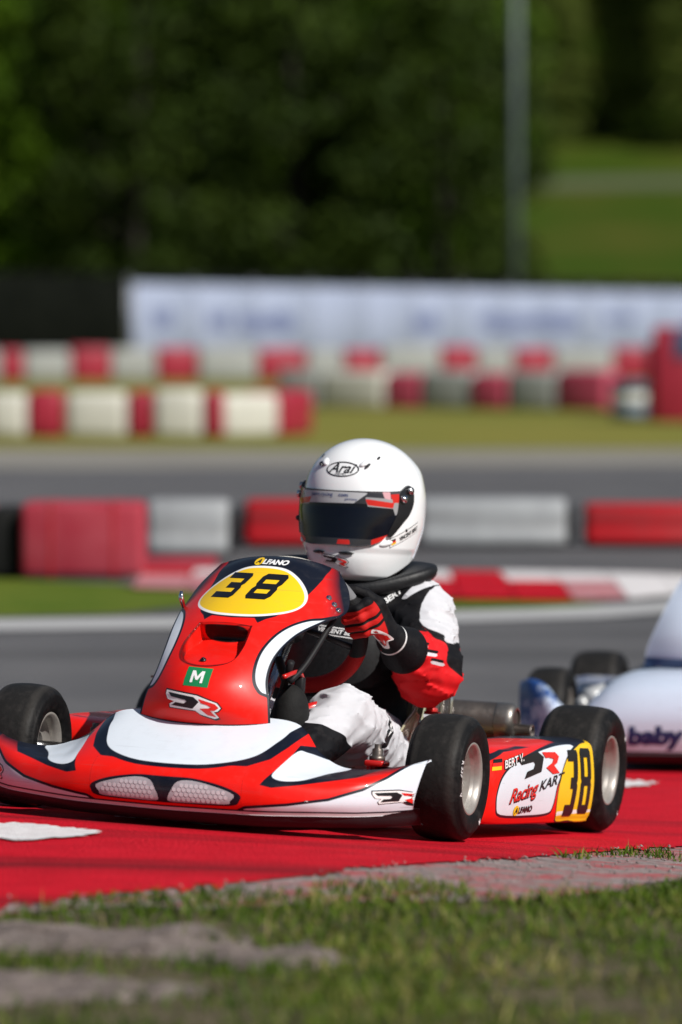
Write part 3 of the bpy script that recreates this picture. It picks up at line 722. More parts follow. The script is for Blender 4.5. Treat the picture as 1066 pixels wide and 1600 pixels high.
def build_driver(mw, mats, props):
    root = empty('person', mw, **props)
    D = {'root': root}
    V, Q = surface_nets(body_sdf, (-.83, -.36, .03), (.15, .36, .60), .0047)
    V = relax(V, Q, 2); D['body_bvh'] = bvh_of(V, Q)
    D['body'] = mesh_obj('racing_suit', V, Q, mats['suit'], root, attrs=mats['suit_attr'](V) if 'suit_attr' in mats else None)
    P, r, t = grip()
    lo = np.minimum(P, WRIST) - .085; hi = np.maximum(P, WRIST) + .10; lo = lo - .04
    V, Q = surface_nets(hand_sdf, lo, hi, .0021); V = relax(V, Q, 1)
    D['glove_bvh'] = bvh_of(V, Q)
    # stripes run along each finger; cuff by distance to the wrist
    ax = (ELBOW - WRIST) / np.linalg.norm(ELBOW - WRIST)
    tt = (V - P) @ t; rr_ = (V - P) @ r; nn = (V - P) @ NRM
    cuff = (V - WRIST) @ ax
    gaps = np.max(np.stack([.0042 - np.abs(tt - o - .06 * (rr_ - .03) * 0) for o in (-.0008, -.0195)]), 0)
    gaps = np.minimum(gaps - .0006, .068 - rr_)
    at = {'cuff': cuff + .004, 'cuffline': .0022 - np.abs(cuff + .006), 'gaps': gaps, 'inner': -(nn + .004), 'topf': tt - .029}
    for sd in (1, -1):
        g = mesh_obj('glove', V * [1, sd, 1], Q if sd > 0 else Q[:, ::-1], mats['glove'], root, attrs=at)
        if sd > 0: D['glove'] = g
    # helmet
    nphi, nz = 240, 150
    phi = np.arange(nphi) * 2 * math.pi / nphi; kz = np.linspace(0, 1, nz); z = -.160 + .308 * (1 - (1 - kz) ** 1.35)
    z[-1] = .148
    PH, ZZ = np.meshgrid(phi, z, indexing='ij')
    G = helmet_pt(PH, ZZ)
    # chin bar step, rear spoiler ridge and cheek crease
    front = np.clip(np.cos(PH), 0, 1)
    cut = -.160 + .090 * np.clip((-G[..., 0] + .08) / .20, 0, 1) ** 1.1
    G[..., 2] = np.maximum(G[..., 2], cut)
    under = cut + .004 - ZZ
    bump = .005 * np.exp(-((ZZ - .085) / .022) ** 2) * np.clip((-np.cos(PH) - .3) / .4, 0, 1)
    G[..., :2] *= (1 + bump / .13)[..., None]
    crease = .0035 * np.clip((ZZ + .085) / -.012, 0, 1) * np.clip((np.cos(PH) + .35) / .3, 0, 1)
    G[..., :2] *= (1 - crease / .14)[..., None]
    hl = G.reshape(-1, 3); V = helmet_world(hl)
    Fh = grid_faces(nphi, nz, True).tolist()
    Fh.append([i * nz for i in range(nphi)][::-1])
    D['helmet_bvh'] = bvh_of(V, Fh)
    pz = np.stack([np.where(PH > math.pi, PH - 2 * math.pi, PH).ravel(), ZZ.ravel()], -1)
    apz = np.abs(pz[:, 0]) * .135
    port = sdf_poly(np.stack([apz, pz[:, 1]], -1), PORT)
    D['helmet'] = mesh_obj('helmet', V, Fh, mats['helmet'], root, attrs={'port': port, 'under': under.ravel()})
    # visor: patch of the same surface, lifted, with thickness
    nu, nv = 141, 44
    su = np.linspace(-1, 1, nu); pm = 1.15
    ph = su * pm; a = np.abs(ph) * .135
    top = np.interp(a, VT[:, 0], VT[:, 1]); bot = np.interp(a, VB[:, 0], VB[:, 1])
    vv = np.linspace(0, 1, nv); Zv = bot[:, None] + (top - bot)[:, None] * vv; Pv = np.broadcast_to(ph[:, None], Zv.shape)
    G = helmet_pt(Pv, Zv, .0055); V = helmet_world(G.reshape(-1, 3)); V2, F2 = shell(V, nu, nv, .003)
    D['visor_bvh'] = bvh_of(V, grid_faces(nu, nv))
    az = np.stack([(Pv * .135).ravel(), Zv.ravel()], -1); az2 = np.concatenate([az, az])
    D['visor'] = mesh_obj('visor', V2, F2, mats['visor'], D['helmet'], attrs=visor_attr(az2))
    # pivot plate and screws, both sides
    for sd in (1, -1):
        pts = smooth_poly([(.137, .034), (.150, .045), (.166, .0514), (.180, .043), (.181, .016), (.168, -.010), (.146, -.032), (.120, -.060), (.112, -.052), (.130, -.010), (.134, .018)], 5)
        me = fill2d([pts * [sd, 1]])
        bm = bmesh.new(); bm.from_mesh(me); bpy.data.meshes.remove(me)
        for axn in (0, 1):
            lo_ = min(v.co[axn] for v in bm.verts); hi_ = max(v.co[axn] for v in bm.verts); tq = lo_ + .008
            while tq < hi_:
                no = Vector((1, 0, 0)) if axn == 0 else Vector((0, 1, 0))
                bmesh.ops.bisect_plane(bm, geom=list(bm.verts) + list(bm.edges) + list(bm.faces), plane_co=no * tq, plane_no=no, dist=1e-6); tq += .008
        ext = bmesh.ops.extrude_face_region(bm, geom=list(bm.faces)); tops = {v for v in ext['geom'] if isinstance(v, bmesh.types.BMVert)}
        bm.verts.index_update()
        uv = np.array([v.co[:2] for v in bm.verts]); of = np.array([.0065 if v in tops else .001 for v in bm.verts])
        Gp = np.stack([helmet_pt(np.array([u / .135]), np.array([w]), 0)[0] * [1 + o / .13, 1 + o / .13, 1] for (u, w), o in zip(uv, of)])
        Fp = [[v.index for v in f.verts] for f in bm.faces]; bm.free()
        mesh_obj('pivot_plate', helmet_world(Gp), Fp, mats['blackgloss'], D['helmet'], smooth=False)
        for (u, w, rr) in ((.166, .040, .0080), (.145, .022, .0080)):
            c = helmet_pt(np.array([sd * u / .135]), np.array([w]), .009)[0]; nrm_ = np.array((math.cos(u / .135) * .8, sd * math.sin(u / .135), 0)); nrm_ /= np.linalg.norm(nrm_)
            V, Fc = merge(tube_geo([c - nrm_ * .002, c + nrm_ * .004], rr, 18), tube_geo([c + nrm_ * .004, c + nrm_ * .0055], rr * .55, 14))
            mesh_obj('pivot_screw', helmet_world(V), Fc, M['chrome'] if w < .03 else M['steel'], D['helmet'])
    # visor tab on the far side of the chin, forehead and crown vents, chin slots
    def blob(name, u, w, su_, sw, so, m, rotz=0.0, off=0.0):
        th = np.linspace(0, math.pi, 13); ps = np.arange(20) * 2 * math.pi / 20; T_, P_ = np.meshgrid(th, ps, indexing='ij')
        a_ = su_ * np.sin(T_) * np.cos(P_); b_ = sw * np.sin(T_) * np.sin(P_); h_ = so * np.cos(T_)
        ca, sa = math.cos(rotz), math.sin(rotz); a2 = a_ * ca - b_ * sa; b2 = a_ * sa + b_ * ca
        Gb = helmet_pt((u + a2) / .135, w + b2, 0); Gb[..., :2] *= (1 + (h_ + off) / .13)[..., None]
        return mesh_obj(name, helmet_world(Gb.reshape(-1, 3)), grid_faces(13, 20, False, True), m, D['helmet'])
    for u in (-.033, .028): blob('chin_vent', u + .0, -.0985, .016, .0034, .003, mats['blackgloss'])
    blob('visor_tab', -.150, -.030, .005, .007, .010, mats['blackgloss'], 0, .004)
    for sd in (1, -1):
        blob('crown_vent', sd * .055, .094, .014, .0065, .008, mats['hwhite'], sd * .5)
        blob('vent_hole', sd * .063, .089, .008, .0035, .0085, mats['blackgloss'], sd * .6, .002)
        blob('crown_screw', sd * .093, .106, .007, .003, .003, mats['blackgloss'], sd * .5)
        blob('cheek_screw', sd * .168, -.045, .004, .004, .003, mats['blackgloss'])
        blob('visor_latch', sd * .112, -.075, .018, .006, .005, mats['hwhite'], .25 * sd)
    # neck collar: flat padded ring, thickest at the shoulders, higher at the back
    a = np.linspace(0, 2 * math.pi, 97)[:-1]; cs = np.arange(18) * 2 * math.pi / 18
    cx, cy = -.70 + .105 * np.cos(a), .140 * np.sin(a); cz = .514 - .030 * np.cos(a) + .014 * np.sin(a) ** 2
    wid = .018 + .026 * np.abs(np.sin(a)) ** 7; thk = .012 + .007 * np.abs(np.sin(a))
    rx, ry = np.cos(a), np.sin(a)
    sq = lambda q: np.sign(q) * np.abs(q) ** .7
    sc = np.stack([cx[:, None] + rx[:, None] * wid[:, None] * sq(np.cos(cs)), cy[:, None] + ry[:, None] * wid[:, None] * sq(np.cos(cs)), cz[:, None] + thk[:, None] * sq(np.sin(cs)) + .25 * wid[:, None] * np.cos(cs)], -1).reshape(-1, 3)
    Fc = grid_faces(96, 18, True, True)
    mesh_obj('balaclava', *lathe_geo([(.0005, .50), (.085, .50), (.092, .53), (.095, .575), (.0005, .58)], 'Z', 32, (-.70, .008, 0)), mats['boot'], root)
    D['collar'] = mesh_obj('neck_collar', sc, Fc, mats['collar'], root)
    D['collar_bvh'] = bvh_of(sc, Fc)
    # boots
    for sd in (1, -1):
        def boot(X, Y, Z):
            d = sd_cone(X, Y, Z, (.06, sd * .105, .115), (.10, sd * .105, .075), .042, .042)
            d = smin(d, sd_cone(X, Y, Z, (.105, sd * .105, .062), (.165, sd * .107, .115), .034, .030), .025)
            return smin(d, sd_cone(X, Y, Z, (.165, sd * .107, .115), (.178, sd * .107, .142), .030, .024), .01)
        V, Q = surface_nets(boot, (-.0, sd * .105 - .07, .0), (.24, sd * .105 + .07, .2), .005)
        mesh_obj('boot', relax(V, Q, 1), Q, mats['boot'], root)
    return D

VT = np.array([(0, .033), (.06, .034), (.11, .036), (.135, .038), (.150, .040), (.160, .036)])
VB = np.array([(0, -.082), (.05, -.083), (.08, -.079), (.10, -.068), (.115, -.050), (.130, -.022), (.145, .005), (.160, .022)])
PORT = np.concatenate([VT, VB[::-1]])
def visor_attr(az):
    return {'zz': az[:, 1]}
# ------------------------------------------------------------------ liveries
def mirY(V): return np.stack([np.abs(V[:, 1]), V[:, 2]], -1)
def mirror_poly(p):
    """close a right-hand half outline with its mirror image"""
    p = list(p); return np.array(p + [(-y, z) for y, z in p[::-1]])

HOOD = smooth_poly(mirror_poly([(0.03, .1232), (.078, .1265), (.128, .137), (.156, .150), (.172, .170), (.184, .195), (.182, .24)]), 4)
def fair_attr(V):
    Y = mirY(V); lipz = np.interp(Y[:, 0], [t[0] for t in FAIR], [t[1][0][1] for t in FAIR])
    zt = np.interp(Y[:, 0], [.3, .36, .41, .448], [.136, .136, .147, .162])
    P = V[:, 1:3]
    return {
     'hood': sdf_poly(P, HOOD),
     'corner': sdf_poly(Y, [(.09, .126), (.15, .1275), (.183, .143), (.199, .166), (.212, .195), (.20, .225), (.15, .2), (.15, .15)]),
     'wingb': sdf_poly(Y, [(.188, .095), (.212, .137), (.2138, .172), (.235, .170), (.30, .150), (.385, .1405), (.352, .120), (.2607, .0995), (.21, .091)]),
     'wingw': sdf_poly(Y, smooth_poly([(.205, .112), (.206, .128), (.217, .160), (.2306, .1586), (.2658, .1474), (.3183, .1345), (.2897, .1226), (.262, .109), (.2275, .105)], 4)),
     'low': sdf_poly(Y, [(.14, .036), (.1627, .0475), (.2407, .0579), (.3137, .0727), (.3702, .0958), (.4043, .1211), (.4335, .1497), (.4524, .168), (.52, .168), (.5, .02), (.14, .02)]),
     'seam': np.where(V[:, 2] < .128, .0009 - np.abs(Y[:, 0] - .1545), -1),
     'lip': .0062 - (V[:, 2] - lipz),
     'grille': sdf_poly(P, smooth_poly(mirror_poly([(.0154, .0985), (.06, .0980), (.115, .0885), (.150, .075), (.1525, .0624), (.132, .0505), (.02, .0482)]), 4)),
     'fade': np.where(Y[:, 0] > .32, Z_ := (V[:, 2] - zt + .010), -1)}
HS = (.55, .56, .59)
FAIR_L = [('fade', 0, NAVY, .016), ('corner', 0, NAVY, .0015), ('hood', .008, NAVY, .0012), ('hood', 0, WHITE, .0012), ('wingb', 0, NAVY, .0015), ('wingw', 0, WHITE, .0012),
          ('low', .0055, NAVY, .0012), ('low', 0, WHITE, .0012), ('lip', .003, NAVY, .001), ('lip', 0, (.62, .62, .64), .001), ('grille', 0, NAVY, .0012), ('seam', 0, (.05, .004, .004), .001)]
SWOOSH = smooth_poly([(.175, .419), (.1486, .4165), (.1314, .412), (.113, .398), (.1005, .377), (.0937, .348), (.0945, .318), (.099, .294), (.107, .277), (.120, .266), (.150, .268), (.19, .35)], 4)
PLATE = smooth_poly(mirror_poly([(.03, .5145), (.066, .4995), (.096, .472), (.107, .449), (.098, .434), (.07, .4245), (.03, .4195)]), 5)
def nose_attr(V):
    Y = mirY(V); P = V[:, 1:3]
    c = crom(NC, np.linspace(0, 8, 60)); e = crom(NE, np.linspace(0, 8, 60)); s = np.linspace(0, 1, 30)
    bot = np.stack([s * e[0, 1], c[0, 1] + (e[0, 2] - c[0, 1]) * s ** 2.2], -1)
    out = np.concatenate([[(-.2, bot[0, 1])], bot, e[:48, 1:3], [(.2, .6), (-.2, .6)]])
    return {'swoosh': sdf_poly(Y, SWOOSH), 'plate': sdf_poly(P, PLATE),
            'navy': sdf_poly(Y, [(-.02, .4105), (.045, .413), (.056, .4035), (.066, .412), (.0796, .4185), (.0985, .438), (.1055, .465), (.1125, .50), (.110, .60), (-.02, .60)]),
            'fade': (Y[:, 0] - .138) + (V[:, 2] - .47) * .5, 'edge': .0042 - sdf_poly(Y, out),
            'hole': sdf_poly(P, smooth_poly([(-.052, .393), (-.006, .396), (.040, .393), (.038, .378), (.030, .366), (-.005, .361), (-.044, .366), (-.052, .378)], 4)),
            'scoop': .0016 - np.abs(sdf_poly(P, SCOOP))}
NOSE_L = [('fade', 0, NAVY, .03), ('navy', 0, NAVY, .0015), ('swoosh', .0055, NAVY, .0012), ('swoosh', 0, WHITE, .0012), ('plate', .0042, (.8, .8, .8), .0012), ('plate', 0, YEL, .0012),
          ('edge', 0, NAVY, .0015), ('scoop', 0, (.10, .004, .004), .002), ('hole', 0, (.004, .004, .004), .002)]
PODW = smooth_poly([(-.217, .070), (-.214, .0967), (-.239, .125), (-.304, .149), (-.415, .168), (-.513, .181), (-.62, .190), (-.70, .191), (-.662, .176), (-.638, .144), (-.582, .111), (-.566, .064), (-.541, .0505), (-.428, .047), (-.2485, .050)], 4)
def pod_attr(V):
    P = V[:, [0, 2]]
    return {'white': sdf_poly(P, PODW), 'yel': sdf_poly(P, smooth_poly([(-.608, .036), (-.592, .102), (-.645, .161), (-.7187, .1885), (-.775, .1965), (-.85, .195), (-.85, .034), (-.69, .033)], 4)),
            'yline': sdf_poly(P, [(-.60, .052), (-.85, .060), (-.85, .052), (-.60, .043)]),
            'streak': sdf_poly(P, [(-.17, .155), (-.26, .1765), (-.45, .187), (-.36, .188), (-.24, .181), (-.17, .170)]), 'navy': sdf_poly(P, [(-.64, .18), (-.9, .18), (-.9, .25), (-.6, .25)])}
POD_L = [('navy', 0, NAVY, .006), ('streak', 0, NAVY, .002), ('white', .0055, NAVY, .0015), ('white', 0, WHITE, .0012), ('yel', .004, NAVY, .0015), ('yel', 0, YEL, .0012), ('yline', 0, (.8, .8, .8), .0012)]

M['fair'] = livery('fairing_print', CRED, FAIR_L, .28, .22)
M['nose'] = livery('nose_print', CRED, NOSE_L, .36, .10)
M['pod'] = livery('pod_print', CRED, POD_L, .28, .2)
M['steer'] = livery('steering_grip', (.016, .016, .017), [('top2', 0, (.17, .17, .18), .002), ('top', 0, (.55, .53, .48), .002), ('bot', 0, (.34, .008, .008), .002)], .55, 0, .05, .3, 300)
KART = build_kart('racing_kart', KM, {'fair_mat': M['fair'], 'nose_mat': M['nose'], 'pod_mat': M['pod'], 'steer_mat': M['steer'], 'fair_attr': fair_attr, 'nose_attr': nose_attr, 'pod_attr': pod_attr},
    dict(label='red, white and black racing kart number 38 with yellow number plate, sharp in the foreground', category='kart'))

# ---- printed marks
def cpx(pts): return [((x - 275) / 100, (695 - y) / 100) for x, y in pts]
DR_W = cpx([(150, 655), (300, 658), (345, 668), (385, 676), (404, 694), (392, 709), (378, 713), (398, 733), (380, 741), (322, 731), (300, 719), (180, 722), (176, 710), (198, 696), (165, 692), (150, 672)])
DR_D = cpx([(162, 663), (285, 666), (312, 682), (288, 713), (188, 713), (207, 699), (245, 699), (258, 689), (250, 683), (180, 679)])
DR_R = cpx([(308, 670), (378, 681), (395, 694), (380, 707), (362, 710), (388, 732), (352, 729), (318, 708), (355, 702), (364, 695), (340, 688), (322, 686)])
def dr_logo(parent, target, O, U, W, at, scale, rot=0, dirn=None, base=True, line=True, asp=1.0):
    if base:
        b = np.array(DR_W) * [1, asp]
        if line:
            o = fill2d([b * [1.045, 1.16]]); decal('logo_outline', o, target, O, U, W, M['decal_black'], parent, .0006, scale=scale, rot=rot, at=at, dirn=dirn)
        decal('logo_ground', fill2d([b]), target, O, U, W, M['decal_white'], parent, .0012, scale=scale, rot=rot, at=at, dirn=dirn)
    decal('logo_letter', fill2d([np.array(DR_D) * [1, asp]]), target, O, U, W, M['decal_black'], parent, .0018, scale=scale, rot=rot, at=at, dirn=dirn)
    decal('logo_letter', fill2d([np.array(DR_R) * [1, asp]]), target, O, U, W, M['decal_red'], parent, .0018, scale=scale, rot=rot, at=at, dirn=dirn)
def alfano(parent, target, O, U, W, at, scale, rot=0, dirn=None, letters=None, sx=1.0):
    th = np.linspace(0, 2 * math.pi, 25)[:-1]; c = np.stack([np.cos(th), np.sin(th)], -1) * .62
    ca, sa = math.cos(rot), math.sin(rot); q = lambda x, y: (at[0] + scale * (x * sx * ca - y * sa), at[1] + scale * (x * sx * sa + y * ca))
    decal('logo_disc', fill2d([c * [sx, 1]]), target, O, U, W, M['decal_yellow'], parent, .0012, scale=scale, rot=rot, at=q(-1.75, 0), dirn=dirn)
    decal('logo_letter', text2d('A', .95, .2, .03, sx), target, O, U, W, M['decal_black'], parent, .0018, scale=scale, rot=rot, at=q(-1.75, 0), dirn=dirn)
    decal('logo_letters', text2d('LFANO', 1.0, 0.0, .05, 1.05 * sx), target, O, U, W, letters or M['decal_white'], parent, .0014, scale=scale, rot=rot, at=q(.55, -.02), dirn=dirn)

FU, FW, FO = (0, 1, 0), (0, 0, 1), (.8, 0, 0)
nb, ns_ = KART['nose_bvh'], KART['nose']
# blocky italic digits built from strokes
def dig3(w=1.0, h=1.4, t=.27, sh=.25):
    p = [(0, h), (w * .9, h), (w, h - .12), (w, h * .5 + .1), (w * .93, h * .5), (w, h * .5 - .1), (w, .12), (w * .9, 0), (0, 0), (0, t), (w - t, t), (w - t, h * .5 - t * .5), (w * .30, h * .5 - t * .5), (w * .30, h * .5 + t * .5), (w - t, h * .5 + t * .5), (w - t, h - t), (0, h - t)]
    return [[(x - w / 2 + (y - h / 2) * sh, y - h / 2) for x, y in p]]
def dig8(w=1.0, h=1.4, t=.27, sh=.25):
    o = [(.12, h), (w - .12, h), (w, h - .14), (w, h * .5 + .12), (w * .93, h * .5), (w, h * .5 - .12), (w, .14), (w - .12, 0), (.12, 0), (0, .14), (0, h * .5 - .12), (w * .07, h * .5), (0, h * .5 + .12), (0, h - .14)]
    i1 = [(t, t), (w - t, t), (w - t, h * .5 - t * .5), (t, h * .5 - t * .5)]; i2 = [(t, h * .5 + t * .5), (w - t, h * .5 + t * .5), (w - t, h - t), (t, h - t)]
    return [[(x - w / 2 + (y - h / 2) * sh, y - h / 2) for x, y in q] for q in (o, i1, i2)]
decal('number_digit', fill2d(dig3(1.05, 1.12, .25, .32)), nb, FO, FU, FW, M['decal_black'], ns_, .0008, scale=.0475, at=(-.047, .4765))
decal('number_digit', fill2d(dig8(1.05, 1.12, .25, .22)), nb, FO, FU, FW, M['decal_black'], ns_, .0008, scale=.0475, at=(.027, .4775))
alfano(ns_, nb, (.3, 0, 1.0), (0, 1, 0), (-.55, 0, .85), (.004, -.393), .0148, dirn=(-.85, 0, -.55), sx=1.15) if False else None
alfano(ns_, nb, FO, FU, FW, (.004, .5285), .0135, sx=1.15)
gs = [(-.026, .0185), (.026, .0185), (.026, -.0185), (-.026, -.0185)]
decal('class_sticker', fill2d([gs]), nb, FO, FU, FW, M['decal_green'], ns_, .0008, at=(-.004, .290), rot=-.03)
decal('sticker_letter', fill2d([[(-.013, -.0115), (-.013, .0115), (-.0065, .0115), (0, .0005), (.0065, .0115), (.013, .0115), (.013, -.0115), (.0078, -.0115), (.0078, .0035), (.0022, -.006), (-.0022, -.006), (-.0078, .0035), (-.0078, -.0115)]]), nb, FO, FU, FW, M['decal_white'], ns_, .0014, at=(-.004, .290), rot=-.03)
dr_logo(ns_, nb, FO, FU, FW, (-.010, .2375), .047, -.09)
# screws on the nose panel
for (y, z) in ((.150, .449), (.137, .462), (.160, .438), (-.010, .322)):
    h = nb.ray_cast(Vector((.8, y, z)), Vector((-1, 0, 0)))
    if h[0] is not None:
        c = np.array(h[0]); n_ = np.array(h[1]); n_ = n_ if n_[0] > 0 else -n_
        V, Fc = merge(tube_geo([c - n_ * .002, c + n_ * .004], .0062, 12), tube_geo([c + n_ * .004, c + n_ * .007], .0035, 6)); mesh_obj('panel_screw', V, Fc, M['decal_black'] if z < .4 else M['chrome'], ns_)
V, Fc = tube_geo([(-.06, -.150, .425), (-.055, -.156, .445), (-.055, -.156, .458)], [.004, .006, .003], 8); mesh_obj('clip', V, Fc, M['chrome'], ns_)
# fairing: hex grille panels and logos
fb, fs = KART['fair_bvh'], KART['fair']
GREY = smooth_poly([(.0105, .060), (.016, .072), (.028, .0895), (.0579, .0935), (.107, .0845), (.141, .0725), (.134, .060), (.1265, .0535), (.0594, .0512), (.014, .0512)], 3)
M['hex'] = mat('hex_print', (.60, .60, .63), .3, coat=.3, var=.06, vscale=40)
for sd in (1, -1):
    pan = decal('grille_panel', fill2d([GREY * [sd, 1]]), fb, FO, FU, FW, M['decal_grey'], fs, .0006)
    hx = []; pit = .0098
    for j in range(-2, 9):
        for i in range(0, 18):
            cx, cz = .008 + pit * (i + .5 * (j % 2)), .049 + pit * .866 * j
            hexa = [(cx + pit * .46 * math.cos(rad(60 * k + 30)), cz + pit * .46 * math.sin(rad(60 * k + 30))) for k in range(6)]
            if min(sdf_poly(hexa, GREY)) > .0004: hx.append([(x * sd, z) for x, z in hexa])
    decal('grille_mesh', fill2d(hx), fb, FO, FU, FW, M['hex'], fs, .0011, step=.05)
    dr_logo(fs, fb, FO, FU, FW, (sd * .413 + .006, .086), .0265, .14 * sd, asp=1.35)
# pod: number and sponsor print, left side
pb, ps = KART['pod_bvh'], KART['pod']
PU, PW, PO = (-1, 0, 0), (0, 0, 1), (0, 1.0, 0)
P_ = lambda x, z: (-x, z)
decal('number_digit', fill2d(dig3(1.0, 2.45, .42, .12)), pb, PO, PU, PW, M['decal_black'], ps, .0012, scale=.0565, at=P_(-.672, .112))
decal('number_digit', fill2d(dig8(1.0, 2.45, .34, .02)), pb, PO, PU, PW, M['decal_black'], ps, .0012, scale=.0565, at=P_(-.747, .116))
PD = [np.array(q) * [1, .78] for q in (DR_D, DR_R)]
for q, mm in zip(PD, ('decal_black', 'decal_red')): decal('logo_letter', fill2d([q]), pb, PO, PU, PW, M[mm], ps, .0016, scale=.112, rot=.125, at=P_(-.462, .1500))
for k, mm in enumerate(('decal_black', 'decal_red', 'decal_yellow')):
    y0 = .1655 - .0075 * k; decal('flag_stripe', fill2d([[(-.001, 0), (.042, .0022), (.040, -.0053), (-.004, -.0075)]]), pb, PO, PU, PW, M[mm], ps, .0012, at=P_(-.200 + .004 * k, y0 - .004))
decal('driver_name', text2d('BERT V.', .02, .25, .0016, fit=(.126, .0190)), pb, PO, PU, PW, M['decal_black'], ps, .0010, at=P_(-.309, .1575), rot=.13)
decal('driver_name', text2d('BERT V.', .02, .25, .0003, fit=(.122, .0160)), pb, PO, PU, PW, M['decal_white'], ps, .0016, at=P_(-.311, .1585), rot=.13)
decal('team_script', text2d('Racing', .043, .45, .0016, fit=(.182, .040)), pb, PO, PU, PW, M['decal_black'], ps, .0010, at=P_(-.372, .0905), rot=.11)
decal('team_script', text2d('Racing', .043, .45, .0004, fit=(.178, .037)), pb, PO, PU, PW, M['decal_red'], ps, .0016, at=P_(-.370, .0920), rot=.11)
decal('team_script', text2d('KART', .030, .45, .0008, fit=(.165, .020)), pb, PO, PU, PW, M['decal_black'], ps, .0010, at=P_(-.545, .1160), rot=.13)
alfano(ps, pb, PO, PU, PW, P_(-.378, .0595), .0170, .04, letters=M['decal_black'], sx=1.5)
# right pod, seen on edge past the front wheel
dr_logo(KART['podR'], KART['podR_bvh'], (0, -1, 0), (1, 0, 0), (0, 0, 1), (-.47, .12), .10, 0, base=False)
# tyre lettering
for wi, ang, txt in ((0, 168, 'R 337'), (0, 198, 'V'), (0, 300, 'M'), (2, 40, 'M'), (2, 300, 'L')):
    w = KART['wheels'][wi]; ty = [c for c in w.children if c.name.startswith('tyre')][0]
    tb = BVHTree.FromPolygons([v.co for v in ty.data.vertices], [p.vertices[:] for p in ty.data.polygons])
    a = rad(ang); r0 = .098 if wi == 0 else .106
    decal('tyre_marking', text2d(txt, .014, 0, .0003, 1.0), tb, (0, .3, 0), (-1, 0, 0), (0, 0, 1), M['decal_white'], w, .0007, at=(r0 * math.cos(a), r0 * math.sin(a)), rot=a + rad(90), step=.02)

# ---- driver
M['helmet'] = livery('helmet_paint', (.85, .865, .88), [('port', 0, (.01, .01, .012), .0015), ('under', 0, (.012, .012, .013), .002)], .12, .8, .03)
M['hwhite'] = mat('helmet_white', (.85, .865, .88), .12, coat=.8)
M['gloss_black'] = mat('gloss_black', (.010, .010, .012), .25, coat=.3)
def visor_attr(az):
    A = np.stack([np.abs(az[:, 0]), az[:, 1]], -1)
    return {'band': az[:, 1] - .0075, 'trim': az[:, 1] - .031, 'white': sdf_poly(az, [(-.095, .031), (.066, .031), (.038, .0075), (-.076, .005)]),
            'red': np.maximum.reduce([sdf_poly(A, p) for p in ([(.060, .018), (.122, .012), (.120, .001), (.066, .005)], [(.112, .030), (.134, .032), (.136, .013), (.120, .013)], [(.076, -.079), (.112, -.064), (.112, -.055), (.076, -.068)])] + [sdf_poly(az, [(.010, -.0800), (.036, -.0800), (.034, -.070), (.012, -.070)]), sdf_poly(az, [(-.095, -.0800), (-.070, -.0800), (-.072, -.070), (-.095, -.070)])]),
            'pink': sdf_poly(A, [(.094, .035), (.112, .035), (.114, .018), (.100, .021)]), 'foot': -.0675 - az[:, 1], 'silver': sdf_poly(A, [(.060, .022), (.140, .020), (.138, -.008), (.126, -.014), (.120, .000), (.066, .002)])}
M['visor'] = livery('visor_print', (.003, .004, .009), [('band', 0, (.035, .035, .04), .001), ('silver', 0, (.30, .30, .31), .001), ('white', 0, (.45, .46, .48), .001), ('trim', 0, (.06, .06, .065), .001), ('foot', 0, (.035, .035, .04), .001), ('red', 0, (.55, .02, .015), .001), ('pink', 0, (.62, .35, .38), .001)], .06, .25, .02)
M['visor'].node_tree.nodes['Principled BSDF'].inputs['Coat Roughness'].default_value = .02
M['visor'].node_tree.nodes['Principled BSDF'].inputs['Specular IOR Level'].default_value = .25
SUITW = (.55, .55, .58); SUITB = (.006, .006, .0075); SUITR = (.60, .012, .016)
def suit_attr(V):
    X, Y, Z = V.T; A = np.abs(Y); P = np.stack([A, Z], -1)
    torso = np.minimum(sd_ellipsoid(X, Y, Z, (-.66, 0, .29), (.115, .150, .24)), sd_ellipsoid(X, Y, Z, (-.62, 0, .15), (.14, .150, .10)))
    arm = np.minimum(sd_cone(X, A, Z, SHO, ELBOW, .073, .066), sd_cone(X, A, Z, ELBOW, WRIST, .065, .029))
    kn = (-.20, .155, .222); leg = np.minimum(sd_cone(X, A, Z, (-.58, .095, .145), kn, .088, .064), sd_cone(X, A, Z, kn, (.085, .105, .088), .060, .040))
    onleg = np.minimum(torso, arm) - leg; onarm = np.minimum(torso, leg) - arm + .004
    st = [((.226, .3790), (.242, .3775)), ((.2405, .3650), (.2585, .3617)), ((.257, .3460), (.270, .3430))]
    return {'leg': onleg, 'shin': X + .06 + (.21 - Z) * 2.0, 'aw': np.minimum(onarm + .02, sdf_poly(P, smooth_poly([(.1904, .512), (.2066, .497), (.235, .47), (.27, .43), (.31, .41), (.31, .385), (.262, .390), (.2527, .405), (.2051, .4225), (.185, .4475), (.183, .4787), (.1868, .502)], 3))),
            'sw': sdf_poly(P, [(.134, .4755), (.148, .5015), (.158, .535), (.20, .535), (.1835, .508), (.167, .4966), (.1445, .476)]),
            'red': np.minimum(onarm, sdf_poly(P, smooth_poly([(.2177, .409), (.205, .4201), (.2414, .397), (.25, .394), (.262, .386), (.2740, .3644), (.2790, .340), (.31, .30), (.25, .25), (.2, .25), (.17, .27), (.12, .30), (.1, .3537), (.15, .41)], 3))),
            'stripe': np.maximum.reduce([sdf_line(P, s, .0034) for s in st]), 'stripeb': np.maximum.reduce([sdf_line(P, [(a[0], a[1] + .0065) for a in s], .0032) for s in st])}
M['suit'] = livery('suit_cloth', SUITB, [('leg', 0, SUITW, .003), ('shin', 0, SUITB, .003), ('sw', 0, SUITW, .0015), ('aw', 0, SUITW, .0015), ('red', 0, SUITR, .0015), ('stripeb', 0, SUITB, .001), ('stripe', 0, SUITW, .001)], .62, 0, .12, .12, 60)
